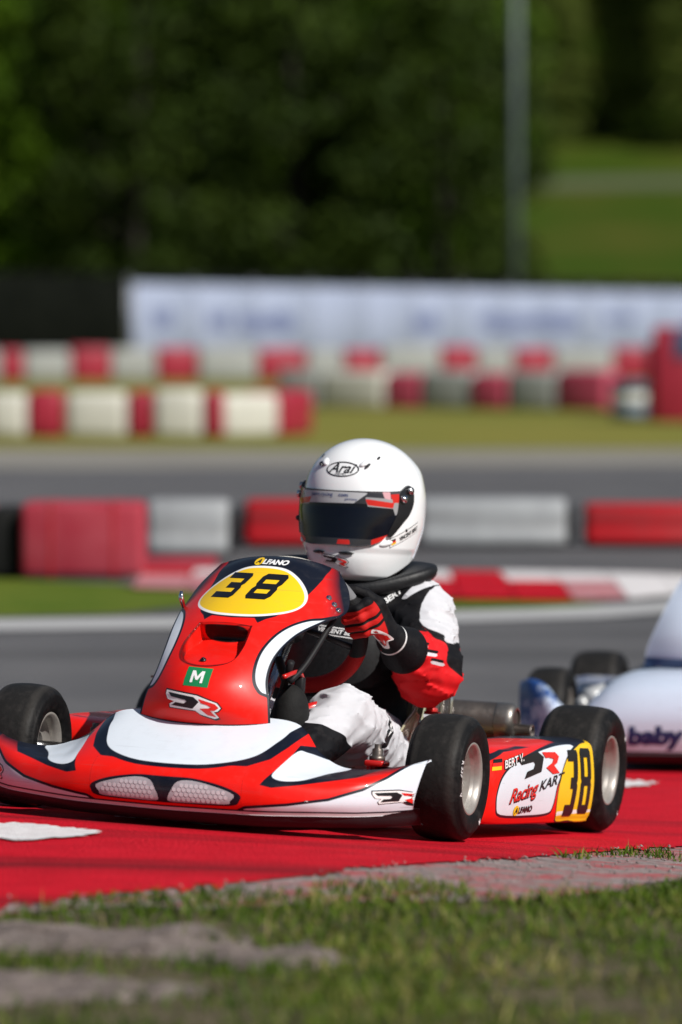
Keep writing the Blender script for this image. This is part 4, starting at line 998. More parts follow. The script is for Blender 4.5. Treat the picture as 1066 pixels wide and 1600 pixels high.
M['glove'] = livery('glove_cloth', (.50, .014, .012), [('inner', 0, SUITB, .004), ('topf', 0, SUITB, .002), ('gaps', 0, (.008, .008, .008), .0012), ('cuffline', .0005, (.7, .7, .7), .001), ('cuff', 0, SUITB, .0012)], .6, 0, .1, .25, 160)
M['collar'] = mat('collar_foam', (.010, .0105, .012), .5, spec=.3, var=.25, vscale=20, bump=.12, bscale=90)
M['boot'] = mat('boot_leather', (.014, .014, .015), .5, bump=.2)
DRV = build_driver(KM, {'suit': M['suit'], 'suit_attr': suit_attr, 'glove': M['glove'], 'helmet': M['helmet'], 'hwhite': M['hwhite'], 'visor': M['visor'], 'blackgloss': M['gloss_black'], 'collar': M['collar'], 'boot': M['boot']},
    dict(label='kart driver in white helmet and red, black and white racing suit gripping the wheel', category='person'))
hb, hs = DRV['helmet_bvh'], DRV['helmet']
def hdecal(name, me, az, z, m, off=.0008, rot=0, el=0, **k):
    ce, se = math.cos(el), math.sin(el)
    d = np.array((math.cos(az) * ce, math.sin(az) * ce, se)); U = (-math.sin(az), math.cos(az), 0); W = np.cross(d, U)
    return decal(name, me, hb, tuple(np.array((HC_[0], HC_[1], z)) + d * .4), U, tuple(W), m, hs, off, rot=rot, step=.008, dirn=tuple(-d), **k)
th = np.linspace(0, 2 * math.pi, 41)[:-1]; E1 = np.stack([np.cos(th) * .0375, np.sin(th) * .0165], -1)
hdecal('logo_ring', fill2d([E1, E1 * [.925, .86]]), HYAW + .015, .742, M['decal_black'])
hdecal('logo_letters', text2d('Arai', .030, .35, .0005, 1.05), HYAW + .015, .745, M['decal_black'])
hdecal('logo_letters', text2d('HELMET', .0062, 0, 0, 1.15), HYAW + .015, .7315, M['decal_black'])
vb_ = DRV['visor_bvh']
def vdecal(name, me, az, z, m, off=.0008, rot=0):
    d = np.array((math.cos(az), math.sin(az), 0)); U = (-math.sin(az), math.cos(az), 0)
    return decal(name, me, vb_, tuple(np.array((HC_[0], HC_[1], z)) + d * .4), U, (0, 0, 1), m, DRV['helmet'], off, rot=rot, step=.008, dirn=tuple(-d))
vdecal('visor_lettering', text2d('paint-racing    com', .0115, 0, .0001, 1.05), HYAW - .12, .686, M['decal_blue'])
vdecal('visor_lettering', text2d('germany', .0075, 0, 0, 1.05), HYAW + .24, .6775, M['decal_blue'])
az1 = HYAW + rad(72)
strip = [(-.052, -.0100), (.046, -.0100), (.052, .0100), (-.046, .0100)]
hdecal('name_strip', fill2d([strip]), az1, .612, M['decal_black'], .0006, .44)
hdecal('name_strip', fill2d([[(x * .975, y * .88) for x, y in strip]]), az1, .612, M['decal_white'], .0010, .44)
hdecal('driver_name', text2d('VINCENT BERT', .0115, .25, .0005, .85), az1, .612, M['decal_black'], .0015, .44, at=(.0115, .0045))
for k, mm in enumerate(('decal_black', 'decal_red', 'decal_yellow')):
    hdecal('flag_stripe', fill2d([[(-.0065, -.0019), (.0065, -.0019), (.0068, .0019), (-.0062, .0019)]]), az1, .612, M[mm], .0016, .44, at=(-.0372 + .0016 * k, -.0132 - .0036 * k))
d = HYAW + .02; dd = np.array((math.cos(d), math.sin(d), 0))
dr_logo(hs, hb, tuple(np.array((HC_[0], HC_[1], .548)) + dd * .4), (-math.sin(d), math.cos(d), 0), (0, 0, 1), (0.0, 0), .024, -.08, dirn=tuple(-dd))
# chest protector with its name patch, suit prints
bb = DRV['body_bvh']; br = DRV['root']
M['carbon'] = mat('carbon', (.008, .008, .009), .5, spec=.2, var=.5, vscale=140)
decal('chest_protector', fill2d([smooth_poly([(-.12, .42), (-.12, .30), (0, .27), (.12, .30), (.12, .42), (0, .44)], 5)]), bb, FO, FU, FW, M['carbon'], br, .010)
cb = [c for c in br.children if c.name.startswith('chest_protector')][0]
sm_ = cb.modifiers.new('thickness', 'SOLIDIFY'); sm_.thickness = .009; sm_.offset = -1
cbv = BVHTree.FromPolygons([v.co for v in cb.data.vertices], [p.vertices[:] for p in cb.data.polygons])
decal('name_patch', fill2d([[(-.06, -.0095), (.06, -.0095), (.06, .0095), (-.06, .0095)]]), cbv, FO, FU, FW, M['decal_white'], cb, .0008, at=(.022, .396), rot=-.09)
decal('name_patch', fill2d([[(-.058, -.0072), (.058, -.0072), (.058, .0072), (-.058, .0072)]]), cbv, FO, FU, FW, M['decal_black'], cb, .0012, at=(.022, .396), rot=-.09)
decal('driver_name', text2d('VINCENT BERT', .0125, .2, .0003, 1.05), cbv, FO, FU, FW, M['decal_white'], cb, .0018, at=(.022, .3965), rot=-.09)
decal('shoulder_lettering', text2d('BERT', .017, .1, .0006, 1.1), bb, FO, FU, FW, M['decal_white'], br, .0015, at=(.114, .480), rot=.72)
# glove badge
gb, gl = DRV['glove_bvh'], DRV['glove']
decal('glove_badge', fill2d([smooth_poly([(-.012, .018), (.004, .016), (.016, .002), (.008, -.004), (.004, -.018), (-.010, -.016), (-.014, 0)], 4)]), gb, FO, FU, FW, M['decal_white'], gl, .0010, at=(.190, .388))
decal('glove_badge', fill2d([[(-.004, .012), (.004, .010), (.012, .002), (.005, -.003), (.001, -.013), (-.003, -.010)]]), gb, FO, FU, FW, M['decal_red'], gl, .0016, at=(.190, .388))
# thigh emblem
decal('thigh_emblem', fill2d([smooth_poly([(-.46, .235), (-.42, .225), (-.36, .19), (-.33, .165), (-.37, .17), (-.40, .195), (-.44, .205)], 4)]), bb, (0, .6, 0), (1, 0, 0), (0, 0, 1), M['decal_black'], br, .0015, dirn=(0, -1, 0))
decal('thigh_emblem', fill2d([smooth_poly([(-.445, .226), (-.42, .218), (-.37, .188), (-.395, .198), (-.43, .212)], 4)]), bb, (0, .6, 0), (1, 0, 0), (0, 0, 1), M['decal_white'], br, .0020, dirn=(0, -1, 0))
# dark rubber cover and red hose end between the nose and the driver's knee
def boot_sdf(X, Y, Z): return smin(sd_ellipsoid(X, Y, Z, (-.075, .088, .225), (.045, .036, .060)), sd_cone(X, Y, Z, (-.075, .088, .2), (-.09, .09, .14), .036, .03), .02)
V, Q = surface_nets(boot_sdf, (-.14, .03, .09), (.0, .15, .30), .004); mesh_obj('rubber_cover', V, Q, M['rubber'], KART['root'])
mesh_obj('fuel_hose', *tube_geo([(-.12, .06, .19), (-.14, .10, .235), (-.17, .125, .245), (-.22, .13, .25), (-.26, .12, .24)], .011, 10, 6), M['frame_red'], KART['root'])
mesh_obj('brake_hose', *tube_geo([(.02, .10, .30), (-.06, .105, .31), (-.10, .10, .28), (-.08, .085, .22)], .005, 8, 6), M['frame_red'], KART['root'])
mesh_obj('panel_bracket', *merge(tube_geo([(-.02, .10, .33), (-.08, .06, .25), (-.10, .03, .18)], .008, 8, 4), tube_geo([(-.13, .15, .425), (-.06, .12, .33), (-.02, .10, .29)], .006, 8, 4), rbox_geo((-.085, .10, .285), (.02, .02, .035), .005)), M['frame_dark'], KART['root'])
# ------------------------------------------------------------------ following kart, partly in frame
FAIR2 = [
 (0.00, [(.39, .036), (.405, .09), (.400, .15), (.365, .205), (.305, .235), (.24, .250), (.17, .258)]),
 (0.14, [(.385, .036), (.40, .09), (.393, .15), (.358, .202), (.300, .231), (.237, .246), (.17, .254)]),
 (0.23, [(.375, .036), (.39, .09), (.380, .145), (.345, .190), (.292, .216), (.238, .229), (.18, .236)]),
 (0.285, [(.36, .036), (.375, .088), (.363, .135), (.332, .165), (.289, .182), (.245, .189), (.20, .192)]),
 (0.33, [(.34, .036), (.355, .082), (.345, .114), (.322, .130), (.290, .137), (.26, .139), (.23, .140)]),
 (0.375, [(.315, .036), (.33, .084), (.322, .122), (.305, .143), (.285, .152), (.262, .155), (.24, .154)]),
 (0.42, [(.28, .036), (.295, .095), (.288, .160), (.272, .195), (.258, .206), (.243, .208), (.225, .205)]),
 (0.465, [(.235, .036), (.25, .10), (.246, .178), (.235, .213), (.222, .224), (.21, .225), (.195, .222)]),
 (0.50, [(.19, .06), (.203, .11), (.200, .18), (.192, .205), (.182, .215), (.172, .216), (.16, .213)])]
BLUE = (.022, .075, .26)
def fair2_attr(V):
    A = np.abs(V[:, 1]); return {'side': (A - .30) * .6 + (V[:, 2] - .12) * .2, 'line': .012 - (V[:, 2] - .036), 'wt': np.minimum(A - .38, V[:, 2] - .17)}
M['fair2'] = livery('fairing_print_blue', (.56, .63, .76), [('wt', 0, (.42, .52, .66), .03), ('line', 0, (.05, .05, .055), .003)], .3, .4, .12)
# blue splashes towards the wing ends
def splash(m, attr, scale, thr=.5):
    n = m.node_tree.nodes; l = m.node_tree.links; b = n['Principled BSDF']; src = b.inputs['Base Color'].links[0].from_socket
    tc = n.new('ShaderNodeTexCoord'); nz = n.new('ShaderNodeTexNoise'); nz.inputs['Scale'].default_value = scale; nz.inputs['Detail'].default_value = 9; nz.inputs['Roughness'].default_value = .75
    l.new(tc.outputs['Object'], nz.inputs['Vector'])
    at = n.new('ShaderNodeAttribute'); at.attribute_name = attr
    ad = n.new('ShaderNodeMath'); ad.operation = 'MULTIPLY_ADD'; ad.inputs[1].default_value = 2.2; l.new(at.outputs['Fac'], ad.inputs[0]); l.new(nz.outputs['Fac'], ad.inputs[2])
    mr = n.new('ShaderNodeMapRange'); mr.inputs[1].default_value = thr; mr.inputs[2].default_value = thr + .05; l.new(ad.outputs[0], mr.inputs[0])
    mx = n.new('ShaderNodeMix'); mx.data_type = 'RGBA'; mx.inputs['B'].default_value = (*BLUE, 1)
    l.new(mr.outputs[0], mx.inputs['Factor']); l.new(src, mx.inputs['A']); l.new(mx.outputs['Result'], b.inputs['Base Color'])
splash(M['fair2'], 'side', 30, .655)
NC2 = [(x - .01, z + .055) for x, z in NC]; NE2 = [(x - .01, w, z + .055 + dz) for (x, y, z), w, dz in zip(NE, (.172, .166, .150, .128, .110, .095, .080, .066, .055), (0, 0, 0, .01, .02, .03, .04, .03, .02))]
M['nose2'] = livery('nose_print_blue', (.56, .63, .76), [('edge', 0, (.03, .06, .15), .004)], .3, .4, .1)  # 'edge' paints in the shadow gap between nose and hood as dark blue
def nose2_attr(V): return {'side': np.abs(V[:, 1]) - .125 + (V[:, 2] - .45) * .25, 'edge': .275 - V[:, 2] + np.abs(V[:, 1]) * .05}
splash(M['nose2'], 'side', 16, .60)
M['pod2'] = livery('pod_print_blue', (.6, .63, .7), [], .3, .4, .1, base2=BLUE)
yaw2 = rad(12); ox, oy = .998, 11.95
gz = float(hgt(ox, oy)); gzx = float(hgt(ox + .3, oy)) - gz; gzy = (float(hgt(ox, oy + .93)) - gz) * .4 / .93
n2 = Vector((-gzx / .3, -gzy / .4, 1)).normalized(); f2 = Vector((-math.sin(yaw2), -math.cos(yaw2), 0)); f2 = (f2 - n2 * f2.dot(n2)).normalized(); l2 = n2.cross(f2)
KM2 = Matrix(((f2.x, l2.x, n2.x, ox), (f2.y, l2.y, n2.y, oy), (f2.z, l2.z, n2.z, gz + .008), (0, 0, 0, 1)))
KART2 = build_kart('racing_kart', KM2, {'fair': FAIR2, 'flare': .0, 'fair_mat': M['fair2'], 'nose_mat': M['nose2'], 'pod_mat': M['pod2'], 'steer_mat': M['steer'], 'fair_attr': fair2_attr, 'nose_attr': nose2_attr, 'NC': NC2, 'NE': NE2, 'scoop': False, 'eng': -1},
    dict(label='white and blue racing kart following behind, cut off by the right edge of the photo', category='kart'))
mesh_obj('air_box', *merge(tube_geo([(.10, -.34, .165), (.04, -.27, .185), (-.02, -.20, .205)], [.030, .036, .034], 16, 4), tube_geo([(.115, -.355, .15), (.10, -.34, .165)], .018, 12)), mat('air_box_grey', (.55, .56, .56), .3, metal=.3), KART2['root'])
decal('sponsor_lettering', text2d('baby', .06, .1, .004, fit=(.152, .062)), KART2['fair_bvh'], FO, FU, FW, mat('sponsor_blue', (.010, .022, .09), .4), KART2['fair'], .001, at=(-.110, .080), rot=.02)
decal('sponsor_panel', fill2d([[(-.197, .046), (-.012, .044), (-.012, .124), (-.197, .124)]]), KART2['fair_bvh'], FO, FU, FW, mat('sponsor_ground', (.54, .60, .72), .4), KART2['fair'], .0005)

# ------------------------------------------------------------------ verge beside the kerb
band_poly = np.array([(-3.0, 4.8), (-1.5, 5.75), (-.9, 6.6), (-.5, 7.08), (-.135, 7.15), (.028, 7.25), (.277, 7.33), (.45, 7.6), (.62, 8.1), (.80, 8.6), (1.2, 9.5), (1.6, 10.3), (2.8, 12.4), (2.6, 13.0), (1.5, 11.0), (.6, 9.5), (.2, 8.5), (-.2, 7.7), (-.6, 7.2), (-1.7, 6.3), (-3.2, 5.4)])
verge_poly = np.concatenate([[(-4, -2)], [(-4, 5.0)], band_poly[:1] + [0, .35], rough_edge(KERB_NEAR, 0.01, 6, 5) + [0.02, .05], [(6, 17)], [(9, 17)], [(9, -2)]])
sheet('verge', verge_poly, 0.002, M['soil'], 0.25, kind='structure')
M['kerb_concrete'] = mat('kerb_concrete', (.13, .105, .10), .95, spec=.15, col2=(.36, .30, .29), vscale=26, detail=10, bump=1.0, bscale=70)
def splotch_red(m):
    n = m.node_tree.nodes; l = m.node_tree.links; b = n['Principled BSDF']; src = b.inputs['Base Color'].links[0].from_socket
    tc = n.new('ShaderNodeTexCoord'); nz = n.new('ShaderNodeTexNoise'); nz.inputs['Scale'].default_value = 9; nz.inputs['Detail'].default_value = 8; nz.inputs['Roughness'].default_value = .7; l.new(tc.outputs['Object'], nz.inputs['Vector'])
    mr = n.new('ShaderNodeMapRange'); mr.inputs[1].default_value = .47; mr.inputs[2].default_value = .60; mr.inputs[4].default_value = .75; l.new(nz.outputs['Fac'], mr.inputs[0])
    mx = n.new('ShaderNodeMix'); mx.data_type = 'RGBA'; mx.inputs['B'].default_value = (.40, .05, .06, 1); l.new(mr.outputs[0], mx.inputs['Factor']); l.new(src, mx.inputs['A']); l.new(mx.outputs['Result'], b.inputs['Base Color'])
splotch_red(M['kerb_concrete'])
def jag(poly, amp, n, seed):
    r = random.Random(seed); P = smooth_poly(poly, n); return np.array([(x + r.uniform(-amp, amp), y + r.uniform(-amp, amp) * 2) for x, y in P])
sheet('kerb_edging', jag(band_poly, .012, 6, 2), 0.005, M['kerb_concrete'], 0.12, kind='structure')
# white paint on the kerb
for k, (pl, sd_) in enumerate([([(-.80, 8.50), (-.638, 8.487), (-.569, 8.50), (-.506, 8.44), (-.45, 8.36), (-.477, 8.22), (-.563, 8.12), (-.609, 8.10), (-.80, 8.12)], 1), ([(.60, 11.30), (.699, 11.335), (.748, 11.34), (.785, 11.28), (.737, 11.20), (.687, 11.16), (.60, 11.17)], 2), ([(-.43, 8.925), (-.345, 8.90), (-.26, 8.84), (-.255, 8.86), (-.345, 8.935), (-.43, 8.95)], 3)]):
    sheet('kerb_marking', jag(pl, .013, 6, sd_), 0.012, M['kerb_white'], 0.1, kind='structure')
# concrete slabs showing through the grass
def slab(poly, seed, label):
    P = jag(poly, .010, 5, seed); n = len(P); rs = np.random.RandomState(seed)
    me2 = fill2d([P]); bm = bmesh.new(); bm.from_mesh(me2); bpy.data.meshes.remove(me2)
    for ax in (0, 1):
        lo = min(v.co[ax] for v in bm.verts); hi = max(v.co[ax] for v in bm.verts); t = lo + .03
        while t < hi:
            no = Vector((1, 0, 0)) if ax == 0 else Vector((0, 1, 0)); bmesh.ops.bisect_plane(bm, geom=list(bm.verts) + list(bm.edges) + list(bm.faces), plane_co=no * t, plane_no=no, dist=1e-6); t += .03
    if bm.faces and list(bm.faces)[0].normal.z < 0: bmesh.ops.reverse_faces(bm, faces=bm.faces)
    for v in bm.verts:
        edge = any(len(e.link_faces) == 1 for e in v.link_edges)
        v.co.z = float(hgt(v.co.x, v.co.y)) + (-.002 if edge else .010 + rs.uniform(-.004, .004) + .008 * float(noise2(np.array([v.co.x * 9]), np.array([v.co.y * 6]), seed, 3)[0]))
    me = bpy.data.meshes.new('concrete_slab'); bm.to_mesh(me); bm.free(); me.materials.append(M['concrete'])
    return add(bpy.data.objects.new('concrete_slab', me), None, label=label, category='slab')
slab([(-.70, 6.92), (-.519, 6.90), (-.433, 6.92), (-.196, 6.857), (-.127, 6.752), (-.031, 6.65), (.025, 6.551), (-.076, 6.474), (-.186, 6.487), (-.311, 6.617), (-.443, 6.637), (-.70, 6.60)], 11, 'larger worn grey concrete slab in the grass, just below the red kerb at left')
slab([(-.66, 6.43), (-.483, 6.424), (-.373, 6.412), (-.342, 6.332), (-.197, 6.272), (-.204, 6.213), (-.358, 6.155), (-.66, 6.12)], 12, 'smaller grey concrete slab in the grass at the bottom left corner')
SLABS = [np.array([(-.70, 6.92), (-.196, 6.857), (.025, 6.551), (-.076, 6.474), (-.311, 6.617), (-.70, 6.60)]), np.array([(-.66, 6.43), (-.373, 6.412), (-.197, 6.272), (-.204, 6.213), (-.358, 6.155), (-.66, 6.12)])]

def make_blades(name, x, y, z, hgt_, wid, m, rs, lean=.7):
    n = len(x); th = rs.uniform(0, 2 * math.pi, n); ln = rs.uniform(.1, lean, n) * hgt_; t2 = rs.uniform(0, 2 * math.pi, n)
    base = np.stack([x, y, z], -1); side = np.stack([np.cos(th), np.sin(th), 0 * th], -1) * (wid / 2)[:, None]; tip = np.stack([np.cos(t2) * ln, np.sin(t2) * ln, hgt_], -1); mid = tip * [.4, .4, .6]
    V = np.stack([base - side, base + side, base + mid + side * .7, base + mid - side * .7, base + tip], 1).reshape(-1, 3)
    o = (np.arange(n) * 5)[:, None]; Q = (o + [0, 1, 2, 3]).tolist() + (o + [3, 2, 4]).tolist()
    shade = np.repeat(np.clip(rs.uniform(0, .88, n) + .22 * noise2(x * 2, y * 2, 9), 0, 1), 5)
    return mesh_obj(name, V, Q, m, None, smooth=False, attrs={'shade': shade})
def grass_mat(name, c1, c2, c3):
    m = bpy.data.materials.new(name); m.use_nodes = True; n = m.node_tree.nodes; l = m.node_tree.links; b = n['Principled BSDF']; b.inputs['Roughness'].default_value = .65; b.inputs['Specular IOR Level'].default_value = .12
    at = n.new('ShaderNodeAttribute'); at.attribute_name = 'shade'; cr = n.new('ShaderNodeValToRGB'); cr.color_ramp.elements[0].color = (*c1, 1); cr.color_ramp.elements[1].color = (*c3, 1); cr.color_ramp.elements[1].position = .98
    e = cr.color_ramp.elements.new(.6); e.color = (*c2, 1); l.new(at.outputs['Fac'], cr.inputs[0]); l.new(cr.outputs[0], b.inputs['Base Color'])
    b.inputs['Transmission Weight'].default_value = 0.0; b.inputs['Subsurface Weight'].default_value = 0.0
    return m
M['blade'] = grass_mat('grass_blade', (.026, .060, .003), (.075, .125, .007), (.22, .19, .06))
rs = np.random.RandomState(5)
N = 420000
x = rs.uniform(-2.6, 2.6, N); y = rs.uniform(4.6, 12.2, N)
keep = rs.uniform(0, 1, N) < np.where(np.abs(x) < .95, 1.0, .35); x, y = x[keep], y[keep]
P2 = np.stack([x, y], -1)
inv = sdf_poly(P2, verge_poly); kb = sdf_poly(P2, kerb_poly); bn = sdf_poly(P2, band_poly); sl_ = np.maximum.reduce([sdf_poly(P2, s) for s in SLABS])
nz = noise2(x * 2.2, y * 1.4, 3)
den = np.clip(.72 + .75 * nz + .35 * noise2(x * 9, y * 7, 21, 2), .03, 1)
nb2 = noise2(x * 2.6 + 3, y * 1.1, 31, 3)
den = np.where(bn > 0, np.clip(nb2 * 2.6 - .35 + (.06 - bn) * 2.0 - np.where(x < -.1, -.45, 0), 0, .95), den)
den = np.where(sl_ > -.01, np.clip(noise2(x * 5, y * 4, 41, 3) * 1.6 - .45 + (.03 - sl_) * 9, 0, .75), den)
den = np.where(kb > -.02, 0, den)
keep = (inv > .02) & (rs.uniform(0, 1, len(x)) < den); x, y = x[keep], y[keep]
hh = rs.uniform(.006, .026, len(x)) * (1 + .35 * noise2(x * 2, y * 2, 4))
g = make_blades('verge_grass', x, y, hgt(x, y) + .001, np.maximum(hh, .006), rs.uniform(.0022, .0048, len(x)), M['blade'], rs, 1.3)
g['kind'] = 'stuff'
# longer dry stalks and weeds standing out of the turf
ii = rs.choice(len(x), 2600, replace=False); cl = noise2(x[ii] * 5, y[ii] * 5, 12) > .15; ii = ii[cl]
sg = make_blades('dry_stalks', x[ii], y[ii], hgt(x[ii], y[ii]) + .001, rs.uniform(.025, .046, len(ii)), rs.uniform(.0018, .0036, len(ii)), grass_mat('stalk', (.10, .13, .02), (.22, .20, .06), (.42, .36, .16)), rs, 1.6)
sg['kind'] = 'stuff'
# loose grit on the edging
n = 5200; x = rs.uniform(-1.2, 1.4, n); y = rs.uniform(6.0, 10.5, n); q = sdf_poly(np.stack([x, y], -1), band_poly) > -.06; kq = sdf_poly(np.stack([x, y], -1), kerb_poly) < .03; x, y = x[q & kq], y[q & kq]
ico = np.array([(0, 0, .8), (.9, 0, 0), (0, .8, 0), (-.85, .1, 0), (.1, -.9, 0), (0, 0, -.5)]); icf = [[0, 1, 2], [0, 2, 3], [0, 3, 4], [0, 4, 1], [5, 2, 1], [5, 3, 2], [5, 4, 3], [5, 1, 4]]
sz = rs.uniform(.0015, .005, len(x)); V = (ico[None] * sz[:, None, None] * rs.uniform(.7, 1.3, (len(x), 6, 1)) + np.stack([x, y, hgt(x, y) + .008], -1)[:, None]).reshape(-1, 3)
Fg = [[a + 6 * i for a in f] for i in range(len(x)) for f in icf]
mesh_obj('grit', V, Fg, mat('grit', (.22, .19, .18), .9, var=.5, vscale=60), None, smooth=False, kind='stuff')
# ------------------------------------------------------------------ middle distance
Z0 = -.13
def gp(px, py): d = 7092 * (CAM_H - Z0) / (py - 500); return ((px - 533) * d / 7092, d)     # layout of the far ground, in metres
def strip(name, pts, off, m, **k): return sheet(name, pts, off, m, 5.0, **k)
strip('edge_line', [(-9, 16.4), (-2, 16.75), (0, 17.2), (1.0, 17.65), (1.6, 18.3), (1.95, 19.2), (2.1, 20.6), (1.75, 20.6), (1.65, 19.4), (1.3, 18.6), (.8, 18.2), (0, 17.8), (-2, 17.4), (-9, 17.05)], .006, M['white_line'], kind='structure')
strip('infield_grass', [(-9, 17.15), (-2, 17.45), (-.9, 17.9), (-.55, 18.5), (-.7, 19.8), (-2, 20.6), (-9, 20.6)], .004, M['turf'], kind='structure')
strip('infield_strip', [(.2, 18.15), (1.2, 18.35), (.9, 18.75), (.2, 18.7)], .004, M['turf'], kind='structure')
# red and white apex kerb behind the line: sloping face and top blocks, rounded pale end
ak = mesh_obj('apex_kerb', [(-.95, 19.7, Z0 + .012), (1.25, 18.8, Z0 + .012), (1.75, 20.6, Z0 + .012), (-.95, 21.0, Z0 + .012)], [[0, 1, 2, 3]], M['concrete'], smooth=False, kind='structure')
kx = np.linspace(-.90, 1.65, 12)
yl = lambda t: np.interp(t, [-.9, -.5, .5, .9, 1.2, 1.45, 1.65], [19.5, 19.3, 18.75, 18.65, 18.75, 19.1, 19.8]); yf = lambda t: np.interp(t, [-.9, -.5, .6, 1.1, 1.5, 1.65], [20.9, 20.8, 20.7, 20.6, 20.4, 20.2])
M['kerb_pink'] = mat('kerb_faded', (.42, .10, .12), .7, col2=(.46, .26, .27), vscale=12, bump=.4, bscale=120)
for i in range(11):
    a, b = kx[i] + .004, kx[i + 1] - .004
    for s0, s1, z0, z1, cm in ((0, .52, .016, .034, M['kerb_pink'] if i < 2 else M['kerb_red'] if i < 8 else M['kerb_pink'] if i < 9 else M['kerb_white']), (.53, 1, .034, .02, M['kerb_white'] if i % 2 or i > 7 else M['kerb_red'])):
        V = [(t, yl(t) + (yf(t) - yl(t)) * s_, Z0 + z_) for t in (a, b) for s_, z_ in ((s0, .013), (s0, z0), (s1, z1), (s1, .013))]
        mesh_obj('kerb_block', V, [[0, 4, 5, 1], [1, 5, 6, 2], [2, 6, 7, 3], [0, 1, 2, 3], [4, 7, 6, 5]], cm, ak, smooth=False)

def barrier_unit(name, x0, x1, y, h, dep, col, label, cap_left=True, cap_right=True, skew=0.0):
    """long hollow plastic barrier with rounded edges, a waist groove and dark coupling ends"""
    root = empty(name, Matrix.Translation(((x0 + x1) / 2, y, Z0)), label=label, category='barrier'); root.rotation_euler.z = skew
    L = (x1 - x0) / 2
    sec = smooth_poly([(-dep * .5, .02), (-dep * .5, h * .30), (-dep * .43, h * .40), (-dep * .40, h * .75), (-dep * .30, h * .96), (0, h), (dep * .30, h * .96), (dep * .40, h * .75), (dep * .43, h * .40), (dep * .5, h * .30), (dep * .5, .02), (0, .012)], 3)
    xs = [-L, -L + .012, -L + .04, 0, L - .04, L - .012, L]; sc = [.80, .93, 1, 1, 1, .93, .80]
    V = np.concatenate([np.column_stack([np.full(len(sec), xx), sec[:, 0] * s_, (sec[:, 1] - h / 2) * (1 - (1 - s_) * .5) + h / 2 - (1 - s_) * .0]) for xx, s_ in zip(xs, sc)])
    m_ = len(sec); Fq = grid_faces(len(xs), m_, False, True).tolist() + [list(range(m_)), [(len(xs) - 1) * m_ + k for k in range(m_)][::-1]]
    mesh_obj('body', V, Fq, col, root)
    for on, sx_ in ((cap_left, -1), (cap_right, 1)):
        if on: mesh_obj('coupling', *rbox_geo((sx_ * (L + .028), 0, h * .48), (.058, dep * .6, h * .72), .012), M['black_plastic'], root)
    return root
M['bar_red'] = mat('barrier_red', (.38, .005, .010), .4, spec=.3, col2=(.30, .015, .018), vscale=7, detail=9, streak=(0, (.10, .05, .05), .5, 12)); M['bar_white'] = mat('barrier_white', (.33, .345, .355), .5, spec=.3, col2=(.24, .25, .26), vscale=7, detail=9, bump=.05, streak=(0, (.16, .15, .14), .5, 12))
M['bar_pink'] = mat('barrier_faded_red', (.30, .018, .035), .6, spec=.2, col2=(.36, .055, .075), vscale=5, detail=9)
def X(px, d): return (px - 533) * d / 7092
barrier_unit('plastic_barrier', X(232, 22.3), X(358, 22.3), 22.3, .285, .30, M['bar_white'], 'short pale grey plastic barrier next to the red box, left of the helmet', False, True)
barrier_unit('plastic_barrier', X(384, 23.2), X(632, 23.2), 23.2, .25, .30, M['bar_red'], 'red plastic barrier right behind the driver helmet', True, False)
barrier_unit('plastic_barrier', X(655, 23.2), X(884, 23.2), 23.2, .255, .30, M['bar_white'], 'long white plastic barrier on the track to the right of the helmet', True, True)
barrier_unit('plastic_barrier', X(915, 23.2), X(1160, 23.3), 23.3, .225, .30, M['bar_red'], 'red plastic barrier at the right edge of the photo', False, True)
# red crash box at the left with a dark block against its left side
rb_ = empty('crash_box', Matrix.Translation((X(128, 20.3), 20.5, Z0)), label='large faded red box barrier at the left, beside the grass', category='barrier')
mesh_obj('body', *rbox_geo((0, 0, .178), (.55, .45, .33), .03, 3), M['bar_pink'], rb_)
mesh_obj('foot', *rbox_geo((0, 0, .012), (.53, .43, .022), .004), M['black_plastic'], rb_)
mesh_obj('side_panel', *rbox_geo((-.345, .05, .165), (.13, .40, .31), .02), M['rubber'], rb_)
for sx_ in (-.14, .14): mesh_obj('strap', *rbox_geo((sx_, 0, .179), (.02, .456, .336), .03, 3), M['bar_red'], rb_)
rb2 = empty('crash_box', Matrix.Translation((X(-85, 20.3), 20.6, Z0)), label='faded red box barrier cut off by the left edge of the photo', category='barrier')
mesh_obj('body', *rbox_geo((0, 0, .178), (.36, .45, .33), .03, 3), M['bar_pink'], rb2)
# low red strip lying in front of the white barrier
mesh_obj('kerb_strip', *rbox_geo((X(268, 21.2), 21.2, Z0 + .03), (.42, .5, .035), .01), M['bar_pink'], None, label='low faded red kerb strip on the ground between red box and nose panel', category='kerb')

